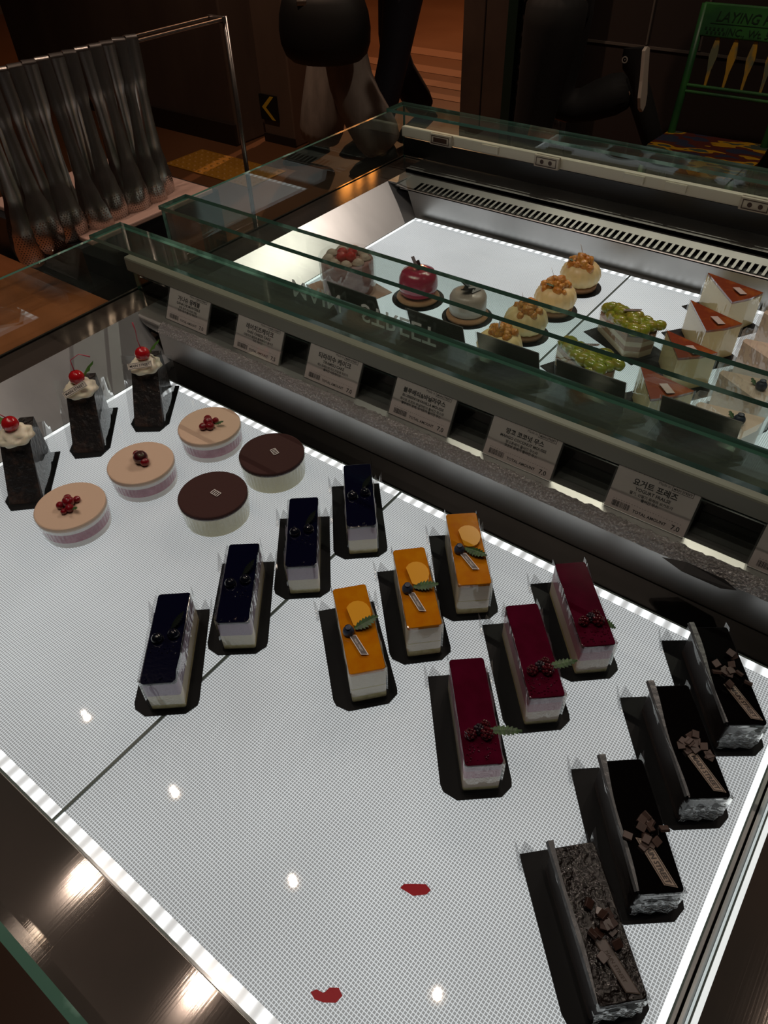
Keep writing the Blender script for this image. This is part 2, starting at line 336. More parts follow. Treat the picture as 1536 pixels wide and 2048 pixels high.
# ------------------------------------------------------------------ display cases
XL, XR, XE = -.88, .079, .42
RIM = .055
def light_panel(x0, x1, y0, y1, side, label):
    t = thing('light_panel', label, 'light panel', ((x0 + x1) / 2, (y0 + y1) / 2, -.008), 0, 'glowing panels in the display cases')
    a, b = (x1 - x0) / 2, (y1 - y0) / 2
    e = .0105
    MB().box(-a + .002, a - .002, -b + e, b - e, 0, .008).build('glowing_sheet', grid_emission('etched_light_sheet') if y0 < .5 else grid_emission('etched_light_sheet_far', 1.3), t)
    for s in (-1, 1):
        MB().box(-a + .002, a - .002, s * (b - e / 2) - e / 2, s * (b - e / 2) + e / 2, 0, .0082).build('led_edge', led_emission('led_row', 0), t, label='bright row of LEDs')
    if side: MB().box(min(side * a, side * (a - .007)), max(side * a, side * (a - .007)), -b + e, b - e, .0005, .0083).build('end_strip', mat('end_glow', (.5, .5, .5), .2, emis=((.93, .99, 1), .95)), t, label='bright white end strip')
    g = MB(); g.box(-a, -a + .0015, -b, b, 0, .0085); g.box(a - .0015, a, -b, b, 0, .0085); g.box(-a, a, -b - .002, -b, 0, .0085); g.box(-a, a, b, b + .002, 0, .0085)
    g.build('acrylic_border', mat('acrylic_edge', (.10, .13, .12), .15, coat=.5), t)
    return t
SEAM = -.401
light_panel(XL, SEAM, .027, .541, -1, 'left glowing etched panel under the cups and blueberry slices')
light_panel(SEAM, XR, .027, .541, 1, 'right glowing etched panel under the orange, red and chocolate slices')
light_panel(XL, SEAM, .80, 1.253, -1, 'glowing panel under the round cakes in the far display case')
light_panel(SEAM, XR, .80, 1.253, 1, 'glowing panel under the grape tarts and cheesecakes in the far case')

def case(y0, y1, yb0, yb1, glass_front, glass_back, label, far):
    """y0,y1 panel bed; yb0,yb1 rim line front/back"""
    t = thing('display_case', label, 'display case', (0, 0, 0), 0, None)
    g = MB()
    g.box(XL - .004, XR + .004, yb0 + .001, yb1 - .001, -.03, -.0085)          # bed
    g.add([(XR + .005, yb0, -.01), (XR + .005, yb1, -.01), (XR + .008, yb1, RIM), (XR + .008, yb0, RIM)], [(0, 3, 2, 1)], 2)  # right wall
    xw = XL - .005                                               # left wall leans outwards up to the ledge
    g.add([(xw, yb0, -.01), (xw, yb1, -.01), (-.962, yb1 + (.066 if far else .012), RIM), (-.962, yb0, RIM)], [(0, 1, 2, 3)], 1)
    g.add([(xw, yb0, -.01), (XR + .005, yb0, -.01), (XR + .008, yb0, RIM), (-.962, yb0, RIM)], [(0, 3, 2, 1)], 0)     # front wall
    if far:
        g.add([(XL - .008, yb1, -.01), (XR + .005, yb1, -.01), (XR + .008, yb1, .048), (XL - .03, yb1, .048)], [(0, 1, 2, 3)], 0)
        g.add([(-.962, yb1 + .06, RIM), (-.962, yb1, RIM), (XL - .03, yb1, .048)], [(0, 1, 2)], 1)
    else:
        n = 8; rows = []
        rows.append([(-.90, yb1, 0.0), (XR + .006, yb1, 0.0)])
        for k in range(n + 1):                                   # wall then a rounded roll to the ledge
            a = PI / 2 * k / n; rows.append([(-.90 - .055 * math.sin(a) ** .5 * (a > 0), yb1 + .012 - .012 * math.cos(a), RIM - .012 + .012 * math.sin(a)), (XR + .006, yb1 + .012 - .012 * math.cos(a), RIM - .012 + .012 * math.sin(a))])
        g.sheet(rows, 0)
        g.box(-.884, XR + .004, y1 + .002, yb1 - .001, -.004, -.001, 3)
    g.build('steel_well', [SATIN, MIRROR, MIRROR_R, mat('dark_mirror_deck', (.20, .19, .18), .08, 1)], t)
    g = MB()
    yl0, yl1 = glass_front, glass_back
    g.box(-1.03, -.962, yl0 - .01, yl1 + .01, RIM - .02, RIM, 1)
    g.box(-.962, XE, yl0 - .01, yb0, RIM - .02, RIM, 0)
    g.box(XR + .008, XE, yb0, yb1, RIM - .02, RIM, 1)
    if far: g.box(-.962, XE, yb1 + .066, yl1 + .01, RIM - .02, RIM + .007, 2)
    else: g.box(-.962, XE, yb1 + .012, yl1 + .01, RIM - .02, RIM, 2)
    g.build('steel_ledge', [STEEL, STEEL_Y, SATIN], t)
    MB().box(-1.035, XE, yl0 - .012, yl1 + .012, -.6, -.035).build('cabinet_body', mat('cabinet_brown', (.05, .03, .022), .5), t)
    # glass panes
    th = .006; zt = .16
    gl = [GLASS, GEDGE]
    MB().slab(-1.02, XE, glass_back, glass_back + th, RIM, zt, 0, 1).build('rear_glass', gl, t)
    MB().slab(-1.026, -1.02, glass_front, glass_back + th, RIM, zt, 0, 1).build('side_glass', gl, t)
    MB().slab(-1.02, XE, glass_front - th, glass_front, RIM, zt, 0, 1).build('front_glass', gl, t)
    MB().slab(-1.026, XE, glass_back - .054, glass_back + th, zt, zt + .006, 0, 1).build('top_glass', gl, t)
    if far: MB().slab(-1.026, XE, glass_front - th, glass_front + .054, zt, zt + .006, 0, 1).build('top_glass', gl, t)
    return t
near = case(.027, .541, .022, .583, -.034, .645, 'near glass-walled display case of brushed steel holding the mousse slices', False)
far = case(.80, 1.253, .795, 1.268, .734, 1.408, 'far glass-walled display case with the slotted vent and cheesecakes', True)
# frosty condensation along the near rim
g = MB(); rows = []
random.seed(3)
nx = 260
for r in range(7):
    row = []
    for i in range(nx + 1):
        x = -.90 + (XR + .90) * i / nx; a = r / 6
        yy = .5815 + .012 * a + (random.uniform(-.002, .002) if r == 6 else 0) + (.004 * (a == 1))
        zz = RIM - .010 + .011 * math.sin(a * PI / 2) + random.uniform(0, .0009)
        row.append((x, yy, zz))
    rows.append(row)
g.sheet(rows); g.build('frosted_edge', FROST, near, label='frosty condensation along the rear rim')
MB().box(-1.0, XE, .641, .644, RIM, .085).build('kick_panel', BLACKGL, near)
# light housings under the top glass
g = MB(); g.box(-1.01, XE, .628, .644, .098, .122); g.build('lamp_housing', HOUS_SHADE, near, bevel=.003)
hs = MB().box(-1.015, XE, 1.392, 1.406, .103, .124).build('lamp_housing', mat('white_housing', (.80, .74, .62), .45), far, bevel=.003)
MB().box(-1.015, XE, 1.4, 1.407, RIM + .008, .1).build('back_panel', DKSTEEL, far)
PK = mat('plate_cream', (.60, .52, .42), .5)
for x, kind in ((-.905, 1), (-.79, 0), (-.655, 2), (-.48, 3), (-.40, 4), (-.255, 2), (-.16, 3), (-.03, 2)):
    if kind in (0, 3, 4): 
        MB().box(x - .018, x + .022, 1.386, 1.392, .108, .122).build('clip_plate', mat('white_housing', (.80, .74, .62), .45), hs, bevel=.001)
        continue
    p = MB().box(x - .027, x + .027, 1.380, 1.391, .104, .126).build('sign_plate', PK, hs, bevel=.002)
    M4 = Matrix.Translation((x, 1.3795, .115)) @ Matrix.Rotation(PI / 2, 4, 'X')
    q = MB(); frame(q, -.022, .022, -.008, .008, .0014, M4)
    if kind == 2:
        for dx in (-.009, .009):
            q.add([tuple(M4 @ Vector((dx + .0042 * math.cos(a * PI / 6), .0042 * math.sin(a * PI / 6), 0))) for a in range(12)], [tuple(range(12))])
    else: rect(q, -.017, .017, -.0045, .0045, M4)
    q.build('plate_print', mat('brown_print', (.06, .025, .015), .5), p)
# far vent grille
g = MB(); y0, y1 = 1.268, 1.334
def vz(y): return .048 + (y - y0) / (y1 - y0) * .007
g.add([(-.94, y0, .040), (XR + .1, y0, .040), (XR + .1, y1, .046), (-.955, y1, .046)], [(0, 1, 2, 3)], 1)
def strip(xa, xb, ya, yb): g.add([(xa, ya, vz(ya) - .002), (xb, ya, vz(ya) - .002), (xb, yb, vz(yb) - .002), (xa, yb, vz(yb) - .002), (xa, ya, vz(ya)), (xb, ya, vz(ya)), (xb, yb, vz(yb)), (xa, yb, vz(yb))], [(4, 5, 6, 7), (0, 1, 5, 4), (1, 2, 6, 5), (2, 3, 7, 6), (3, 0, 4, 7)], 0)
strip(-.93, XR + .1, 1.268, 1.2735); strip(-.95, XR + .1, 1.306, 1.334)
x = -.90; strip(-.945, x, 1.2735, 1.306)
while x < XR + .09:
    strip(x + .0075, x + .0125, 1.2735, 1.306); x += .0125
g.build('vent_grille', [SATIN, BLACK], far)
g = MB(); g.add([(-.962, 1.334, .053), (XR + .1, 1.334, .053), (XR + .1, 1.334, .0625), (-.962, 1.334, .0625)], [(0, 1, 2, 3)]); g.box(-.962, -.94, 1.27, 1.334, .053, .0555)
g.build('vent_lip', SATIN, far)
# dark steel filler between the cases
t = thing('divider_channel', 'dark steel channel running between the two display cases', 'channel', (0, .69, 0))
MB().box(-1.03, XE, -.028, .028, -.6, .02).build('channel', DKSTEEL, t)
# dark plastic clip at the frosted rim
g = MB(); g.add([(-.036, 0, .0), (-.012, -.0045, -.003), (.028, -.003, -.004), (.042, .001, -.001), (.028, .004, .003), (-.012, .004, .004)], [(0, 1, 2, 3, 4, 5)])
tag(g.build('cable_clip', BLACK, None, (-.050, .578, .046), solid=.003), 'thin black plastic clip lodged under the frosted rim, right of the price tags', 'clip')

# ------------------------------------------------------------------ price tags
def price_tag(x, ktitle, etitle, lines, price, label, y=.607, w=.09, h=.056, rz=0.0, lean=.46):
    t = thing('price_tag', label, 'price tag', (x, y, RIM), rz, 'price tags on the near ledge')
    M4 = Matrix.Rotation(PI / 2 - lean, 4, 'X')      # text plane: local x along the case, local y up the slope, facing the customer
    g = MB(); g.M = M4
    g.box(-w / 2 - .002, w / 2 + .002, 0, h + .002, -.0022, -.0012); g.box(-w / 2 - .002, w / 2 + .002, 0, h + .002, .0008, .0014)
    g.M = None; g.box(-w / 2 - .002, w / 2 + .002, 0, .036, 0, .0012)
    g.build('acrylic_holder', ACRYL, t)
    g = MB(); g.M = M4; g.box(-w / 2, w / 2, .001, h, -.001, .0004)
    card = g.build('card', PAPER, t)
    T = M4 @ Matrix.Translation((0, 0, .0005)); g = MB()
    def tx(s, size, px, py, al='CENTER', b=0.0): text_mb(g, s, size, T @ Matrix.Translation((px, py, 0)), 0, al, b)
    for k in range(26): rect(g, -.038 + k * .003, -.0368 + k * .003, .0492, .0496, T)
    for k in range(26): rect(g, -.038 + k * .003, -.0368 + k * .003, .0128, .0132, T)
    tx('Made in', .0042, .014, .0455, 'RIGHT'); frame(g, .0155, .0385, .0440, .0500, .0005, T); tx('MAIN STREET', .0033, .027, .0455, 'CENTER', .00008)
    if ktitle: tx(ktitle, .0085 if len(ktitle) < 9 else .0072, 0, .0355, 'CENTER', .00022)
    tx(etitle, .0052 if len(etitle) < 17 else .0046, 0, .0295, 'CENTER', .00012)
    for k, s in enumerate(lines): tx(s, .0040, 0, .0242 - k * .0044, 'CENTER', .00008)
    random.seed(len(etitle)); xx = -.038
    while xx < -.018:
        ww = random.choice((.0003, .0005, .0009)); rect(g, xx, xx + ww, .0045, .0112, T); xx += ww + random.choice((.0003, .0006))
    tx('TOTAL AMOUNT', .0048, .005, .0052, 'CENTER', .0001); tx(price, .0078, .034, .0045, 'CENTER', .00015)
    g.build('printed_text', INK, card)
    return t
price_tag(-.860, '가나슈 몽떼블', 'GANACHE MONTEBLE', ['진한 초코 가나슈와 크림', '초코시트가 들어간 케이크'], '7.0', 'leftmost price tag with two title lines and price 7.0, nearest the glass corner')
price_tag(-.710, '레어치즈케이크', 'RARE CHEESE CAKE', ['크림치즈 필링과 블루베리가 들어간', '치즈 케이크'], '7.5', 'price tag reading RARE CHEESE CAKE, the only one priced 7.5')
price_tag(-.570, '티라미수 케이크', 'TIRAMISU CAKE', ['에스프레소와 마스카포네 치즈가', '들어간 시트케이크'], '7.0', 'price tag reading TIRAMISU CAKE on the steel ledge')
price_tag(-.423, '블루베리&바닐라무스', 'BLUEBERRY&VANILLA MOUSSE', ['화이트 초코와 바닐라빈이 들어간 무스와', '블루베리 퓨레, 요거트가 들어간 무스'], '7.0', 'price tag reading BLUEBERRY&VANILLA MOUSSE on the steel ledge')
price_tag(-.280, '망고 코코넛 무스', 'MANGO COCONUT MOUSSE', ['망고퓨레가 들어간 무스와', '코코넛 퓨레가 들어간 무스'], '7.0', 'price tag reading MANGO COCONUT MOUSSE on the steel ledge')
price_tag(-.122, '요거트 프레즈', 'YOGURT FRALSE', ['딸기, 산딸기 퓨레와 요거트가', '들어간 무스'], '7.0', 'price tag reading YOGURT FRALSE, behind the red slices')
price_tag(.035, '헤이즐넛', 'HAZELNUT CHOCO', ['헤이즐넛과 초코가', '들어간 무스'], '7.0', 'rightmost price tag, cut by the right edge of the photo')
CARDB = mat('card_back', (.075, .066, .062), .35)
for k, x in enumerate((-.65, -.505, -.273, -.134, -.365)):
    if k == 4: x = -.388
    pass
for k, (x, lab) in enumerate(((-.655, 'dark back of the price card in front of the boxed tart, far case'), (-.505, 'dark back of the price card in front of the brown round cake, far case'),
                              (-.388, 'dark back of the price card in front of the nearest orange-topped dome, far case'), (-.268, 'dark back of the price card in front of the grape tarts, far case'),
                              (-.128, 'dark back of the price card in front of the nearest cheesecake, far case'))):
    t = thing('price_tag', lab, 'price tag', (x, .783, RIM), PI, 'dark-backed price cards in the far case')
    w_, h_ = .094, .056
    M4 = Matrix.Rotation(PI / 2 - .3, 4, 'X')
    g = MB(); g.M = M4; g.box(-w_ / 2, w_ / 2, .001, h_, -.001, .0004); g.build('card', CARDB, t)
    g = MB(); g.M = M4; g.box(-w_ / 2 - .002, w_ / 2 + .002, 0, h_ + .002, -.0022, -.0012); g.M = None; g.box(-w_ / 2 - .002, w_ / 2 + .002, 0, .03, 0, .0012)
    g.build('acrylic_holder', ACRYL, t)
# blurred upside-down reflection on the far case's front pane, put in as white letters
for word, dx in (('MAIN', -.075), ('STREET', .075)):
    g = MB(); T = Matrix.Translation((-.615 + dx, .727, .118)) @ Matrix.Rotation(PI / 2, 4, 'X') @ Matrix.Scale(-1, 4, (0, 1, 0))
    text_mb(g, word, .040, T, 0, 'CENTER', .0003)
    g.build('lettering_reflection', film('reflection_white', milk=.9, milkcol=(.85, .85, .85), f0=.02, rough=.3), far, label='upside-down reflection of lettering, put in as white letters')

# ------------------------------------------------------------------ cake parts
def rrect(a, b, r=.003, n=4):
    P = []
    for cx, cy, s in ((a - r, b - r, 0), (-a + r, b - r, 1), (-a + r, -b + r, 2), (a - r, -b + r, 3)):
        for k in range(n + 1):
            t = PI / 2 * (s + k / n); P.append((cx + r * math.cos(t), cy + r * math.sin(t)))
    return P
def cake_board(t):
    P = [(-.066, -.034), (.045, -.035), (.052, -.033), (.0605, -.022), (.0605, .017), (.052, .0275), (.046, .0285), (-.066, .0265)]
    MB().prism(P, .0003, .0016).build('cake_board', BOARD, t, bevel=.0005)
def flaps(t, m, z=.014):
    for s in (-1, 1):
        g = MB(); y0 = .0265 if s > 0 else -.034; rows = []
        for i in range(5):
            u = i / 4; rows.append([(-.066 + .018 * u - .006 * v / 3, y0 + s * .004 * (v / 3) ** 2, .0016 + z * (1 - u) ** 1.3 * v / 3) for v in range(4)])
        g.sheet(rows)
        g.add([(-.066, y0, .0016), (-.071, y0 * .86, .0016 + z * .8), (-.066, y0 * .6, .0016)], [(0, 1, 2)])
        g.build('film_flap', m, t)
def wrap_film(t, L, W, z0, z1, m, over=.003, name='film_wrap', wob=.0006):
    a, b = L / 2 + .0012, W / 2 + .0012; path = []
    for k in range(13): path.append((-a - .004 + (2 * a + .004) * k / 12, -b))
    for k in range(1, 6): path.append((a + .0004, -b + 2 * b * k / 6))
    for k in range(13): path.append((a - (2 * a + .004) * k / 12, b))
    rows = []
    for j in range(5):
        v = j / 4; row = []
        for k, (x, y) in enumerate(path):
            q = math.sin(k * 1.7 + j * .9) * wob * v
            row.append((x, y + q * (1 if y > 0 else -1), z0 + (z1 - z0 + (over if abs(y) > b * .98 else .0005)) * v))
        rows.append(row)
    return MB().sheet(rows).build(name, m, t, smooth=True)
def leaf_mb(g, c, ang, ln, wd, z, rise=.2, mi=0, teeth=8):
    d = Vector((math.cos(ang), math.sin(ang), 0)); s = Vector((-d.y, d.x, 0)); c = Vector((c[0], c[1], 0))
    n = teeth * 2
    for side in (-1, 1):
        for k in range(n):
            u0, u1 = k / n, (k + 1) / n
            def wv(u, o): return wd * math.sin(PI * min(1, u * .93 + .07)) ** .8 * (1 if o else .62)
            p0 = c + d * ln * u0 + Vector((0, 0, z + rise * ln * u0)); p1 = c + d * ln * u1 + Vector((0, 0, z + rise * ln * u1))
            e0 = p0 + s * side * wv(u0, k % 2) + d * (.0012 if k % 2 else 0) + Vector((0, 0, -.0006)); e1 = p1 + s * side * wv(u1, (k + 1) % 2) + d * (.0012 if (k + 1) % 2 else 0) + Vector((0, 0, -.0006))
            g.add([p0, p1, e1, e0] if side < 0 else [p0, e0, e1, p1], [(0, 1, 2, 3)], mi)
def layered(t, name, L, W, layers, mats, r=.002):
    """one continuous block, its layers are bands of colour in the same mesh"""
    P = rrect(L / 2, W / 2, r); n = len(P); g = MB()
    zs = [layers[0][0]] + [b for a, b, m in layers]
    for i, (a, b, m) in enumerate(layers):
        g.add([(x, y, a) for x, y in P] + [(x, y, b) for x, y in P], [(k, (k + 1) % n, n + (k + 1) % n, n + k) for k in range(n)], m)
    g.add([(x, y, layers[0][0]) for x, y in P], [tuple(reversed(range(n)))], layers[0][2]); g.add([(x, y, layers[-1][1]) for x, y in P], [tuple(range(n))], layers[-1][2])
    return g.build(name, mats, t)
def glaze(t, L, W, z0, z1, m, name='glaze'):
    P = rrect(L / 2 + .0004, W / 2 + .0004, .003); g = MB(); n = len(P)
    rings = [(1, z0), (1, z1 - .0012), (.985, z1 - .0003), (.95, z1)]
    v = []
    for s, z in rings: v += [(x * (1 - (1 - s) * .3), y * s, z) for x, y in P]
    f = [(j * n + k, j * n + (k + 1) % n, (j + 1) * n + (k + 1) % n, (j + 1) * n + k) for j in range(3) for k in range(n)] + [tuple(reversed(range(n))), tuple(range(3 * n, 4 * n))]
    g.add(v, f); return g.build(name, m, t, smooth=False)
def pick_label(t, c, ang, ln, wd, z, word=False, framecol=WHITEINK, tilt=.0):
    """small parallelogram name card lying on the cake"""
    M4 = Matrix.Translation((c[0], c[1], z)) @ Matrix.Rotation(ang, 4, 'Z') @ Matrix.Rotation(tilt, 4, 'X')
    sh = wd * .6; g = MB()
    def par(x0, x1, y0, y1, zz, mi): g.add([tuple(M4 @ Vector(p)) for p in ((x0 + sh * y0 / wd, y0, zz), (x1 + sh * y0 / wd, y0, zz), (x1 + sh * y1 / wd, y1, zz), (x0 + sh * y1 / wd, y1, zz))], [(0, 1, 2, 3)], mi)
    par(0, ln, -wd / 2, wd / 2, .0004, 0); par(0, ln, -wd / 2, wd / 2, -.0002, 0)
    if not word: par(.0008, ln - .0008, -wd / 2 + .0007, wd / 2 - .0007, .0006, 1)
    o = g.build('name_card', [framecol, mat('card_dark', (.10, .085, .08), .5)], t)
    h = MB()
    if word:
        T = M4 @ Matrix.Translation((ln / 2, -wd * .22, .0007)); text_mb(h, 'MAIN STREET', wd * .62, T, 0, 'CENTER', .00012, .3)
        def pf(x0, x1, y0, y1): h.add([tuple(M4 @ Vector(p)) for p in ((x0 + sh * y0 / wd, y0, .0007), (x1 + sh * y0 / wd, y0, .0007), (x1 + sh * y1 / wd, y1, .0007), (x0 + sh * y1 / wd, y1, .0007))], [(0, 1, 2, 3)])
        e = .0005; pf(.0006, ln - .0006, wd / 2 - .0006 - e, wd / 2 - .0006); pf(.0006, ln - .0006, -wd / 2 + .0006, -wd / 2 + .0006 + e); pf(.0006, .0011, -wd / 2 + .0006, wd / 2 - .0006); pf(ln - .0011, ln - .0006, -wd / 2 + .0006, wd / 2 - .0006)
        h.build('card_print', mat('card_ink', (.03, .02, .018), .5), o)
    else:
        T = M4 @ Matrix.Translation((ln / 2, -wd * .2, .0008)); text_mb(h, 'MAIN STREET', wd * .42, T, 0, 'CENTER', .0, .3)
        h.build('card_print', framecol, o)
    return o
SPONGE = mat('sponge', (.62, .55, .30), .8, bump=((400, 400, 400), .6, .001), noise=((150, 150, 150), (.50, .43, .20), .4, .65))
VAN = mat('vanilla_mousse', (.68, .63, .50), .55, sss=.15, bump=((120, 120, 500), .3, .0008))
LAV = mat('lavender_mousse', (.40, .33, .42), .5, sss=.1)
PINK = mat('pink_mousse', (.50, .24, .30), .55, sss=.1)
COCO = mat('coconut_mousse', (.74, .68, .56), .6, sss=.15, bump=((150, 150, 700), .4, .001))
NAVY = mat('navy_glaze', (.0015, .002, .012), .10, coat=.5, bump=((220, 220, 220), .25, .0006))
ORNG = mat('mango_glaze', (.50, .185, .003), .12, coat=.4, bump=((90, 90, 90), .2, .0006), noise=((60, 60, 60), (.44, .13, .002), .35, .7))
MAGN = mat('berry_glaze', (.055, .0015, .011), .08, coat=.2, bump=((50, 50, 50), .12, .0005), noise=((50, 50, 50), (.075, .002, .016), .4, .7))
CHOC = mat('dark_choc_glaze', (.002, .0018, .002), .05, coat=0, bump=((60, 60, 60), .06, .0006))
CHIP = mat('chocolate_chip', (.060, .035, .028), .5)

# ---- blueberry slices
def blueberry():
    t = thing('blueberry_mousse_slice', '', 'cake slice', (0, 0, 0), 0, 'blueberry mousse slices on the left panel')
    L, W = .107, .033; cake_board(t)
    layered(t, 'mousse_body', L, W, [(.0018, .008, 0), (.008, .024, 1), (.024, .043, 2)], [SPONGE, VAN, LAV])
    glaze(t, L, W, .043, .0462, NAVY)
    for s, (x, y, r) in enumerate(((.004, -.008, .0062), (.0, .007, .0062))):
        g = MB(); g.ball((x, y, .0462 + r * .2), r, n=16)
        for k in range(6):
            a = k * PI / 3; g.add([(x + .0028 * math.cos(a - .4), y + .0028 * math.sin(a - .4), .0462 + r * 1.10), (x + .0028 * math.cos(a + .4), y + .0028 * math.sin(a + .4), .0462 + r * 1.10), (x + .0042 * math.cos(a), y + .0042 * math.sin(a), .0462 + r * 1.26)], [(0, 1, 2)])
        g.build('blueberry', mat('glazed_blueberry', (.003, .004, .010), .15, coat=.4), t, smooth=True)
    g = MB()
    random.seed(5)
    for k in range(26): g.ball((random.uniform(.012, .022) if k < 16 else .050 + random.uniform(-.002, .002), random.uniform(-.013, .013), .0462), random.uniform(.0006, .0013), n=6)
    g.build('glaze_bubbles', NAVY, t, smooth=True)
    g = MB(); leaf_mb(g, (-.006, .004), PI - .6, .02, .004, .049, .3); g.build('leaf', mat('dark_leaf', (.002, .005, .003), .7, spec=.1), t)
    wrap_film(t, L, W, .002, .046, WRAP, .006); flaps(t, WRAPM)
    return t
bp = blueberry()
BP = [(-.4368, .2003, -.865), (-.4292, .2918, -.8995), (-.4241, .3864, -.8781), (-.4092, .4702, -.8502)]
bl = ['dark navy blueberry slice nearest the camera, lowest left of the row', 'dark navy blueberry slice standing on the panel seam, second from the front', 'dark navy blueberry slice in front of the rearmost one, third from the front', 'dark navy blueberry slice at the back beside the steel wall']
for i, (x, y, a) in enumerate(BP):
    if i == 0: bp.location = (x, y, 0); bp.rotation_euler = (0, 0, a); bp['label'] = bl[0]
    else: dup(bp, (x, y, 0), a, bl[i])

# ---- mango slices
PEACH = mat('mango_chunk', (.72, .34, .02), .25, coat=.3)
def mango(v):
    t = thing('mango_mousse_slice', '', 'cake slice', (0, 0, 0), 0, 'mango coconut mousse slices')
    L, W = .104, .034; cake_board(t)
    layered(t, 'mousse_body', L, W, [(.0018, .010, 0), (.010, .022, 1), (.022, .0235, 0), (.0235, .046, 1)], [SPONGE, COCO])
    glaze(t, L, W, .046, .0498, ORNG)
    g = MB(); c = (-.014, .003); random.seed(v + 2)
    P = [(c[0] + .017 * math.cos(a) * (1 if math.cos(a) > 0 else .9), c[1] + .0125 * math.sin(a)) for a in [k * PI / 8 - .6 for k in range(13)]]
    g.prism(P, .0494, .0535); g.build('mango_chunk', PEACH, t, bevel=.002, bseg=3)
    g = MB(); g.ball((.006, -.010, .0535), .0058, n=16); g.lathe([(.0028, 0), (.0034, .0012), (.0022, .001)], 10, (.006, -.010, .0588)); g.build('blueberry', BERRY_B, t, smooth=True)
    g = MB(); leaf_mb(g, (.004, -.004), (1.85, 1.5, .95)[v], .026, .0068, .0535, .1 if v else .18); g.build('leaf', LEAF, t)
    pick_label(t, (.010, -.007), (.30, .30, .42)[v], .026, .0062, .0515)
    wrap_film(t, L, W, .002, .0495, WRAP, .003); flaps(t, WRAPM)
    return t
OP = [(-.2893, .3165, -.7256), (-.273, .3925, -.7979), (-.2588, .4685, -.8639)]
ol = ['orange mango-glazed slice nearest the camera', 'middle orange mango-glazed slice of the row of three', 'orange mango-glazed slice at the back with its leaf pointing to the lower right']
for i, (x, y, a) in enumerate(OP):
    m_ = mango(i); m_.location = (x, y, 0); m_.rotation_euler = (0, 0, a); m_['label'] = ol[i]

# ---- berry slices
def berry(v):
    t = thing('berry_mousse_slice', '', 'cake slice', (0, 0, 0), 0, 'red berry mousse slices')
    L, W = .105, .032; cake_board(t)
    layered(t, 'mousse_body', L, W, [(.0018, .007, 0), (.007, .024, 1), (.024, .037, 2), (.037, .0445, 3)], [SPONGE, mat('yogurt_mousse', (.66, .55, .45), .6, sss=.1, bump=((150, 150, 500), .3, .0008)), PINK, mat('lilac_mousse', (.42, .27, .34), .5)])
    glaze(t, L, W, .0445, .048, MAGN)
    random.seed(v)
    for k, (x, y, r) in enumerate(((.026, -.008, .0052), (.022, .0, .0048), (.027, .006, .0058), (.018, .006, .0045))):
        g = MB()
        for q in range(22):
            a = q * 2.4; h = 1 - 2 * (q + .5) / 22; rr = math.sqrt(1 - h * h); g.ball((x + r * .75 * rr * math.cos(a), y + r * .75 * rr * math.sin(a), .048 + r * .7 + r * .75 * h), r * .34, n=8)
        g.build('raspberry', mat('deep_raspberry', (.07, .003, .008), .15, coat=.5) if k != 1 else BERRY_D, t, smooth=True)
    g = MB()
    for k in range(40): g.ball((random.uniform(.033, .050), random.uniform(-.014, .014), .048), random.uniform(.0006, .0013), n=6)
    g.build('glaze_bubbles', MAGN, t, smooth=True)
    g = MB(); leaf_mb(g, (.022, .008), (1.5, 1.75, 1.0)[v], .030 if v < 2 else .018, .0055, .0495, -.08 if v < 2 else -.3); g.build('leaf', LEAF, t)
    wrap_film(t, L, W, .002, .0478, WRAP, .002); flaps(t, WRAPM)
    return t
MP = [(-.1504, .3081, -.8643), (-.1391, .3953, -.8387), (-.1256, .4737, -.8447)]
ml = ['dark red berry slice nearest the camera, its leaf lying on the panel side', 'middle dark red berry slice of the row of three', 'dark red berry slice at the back beside the steel wall']
for i, (x, y, a) in enumerate(MP):
    m_ = berry(i); m_.location = (x, y, 0); m_.rotation_euler = (0, 0, a); m_['label'] = ml[i]

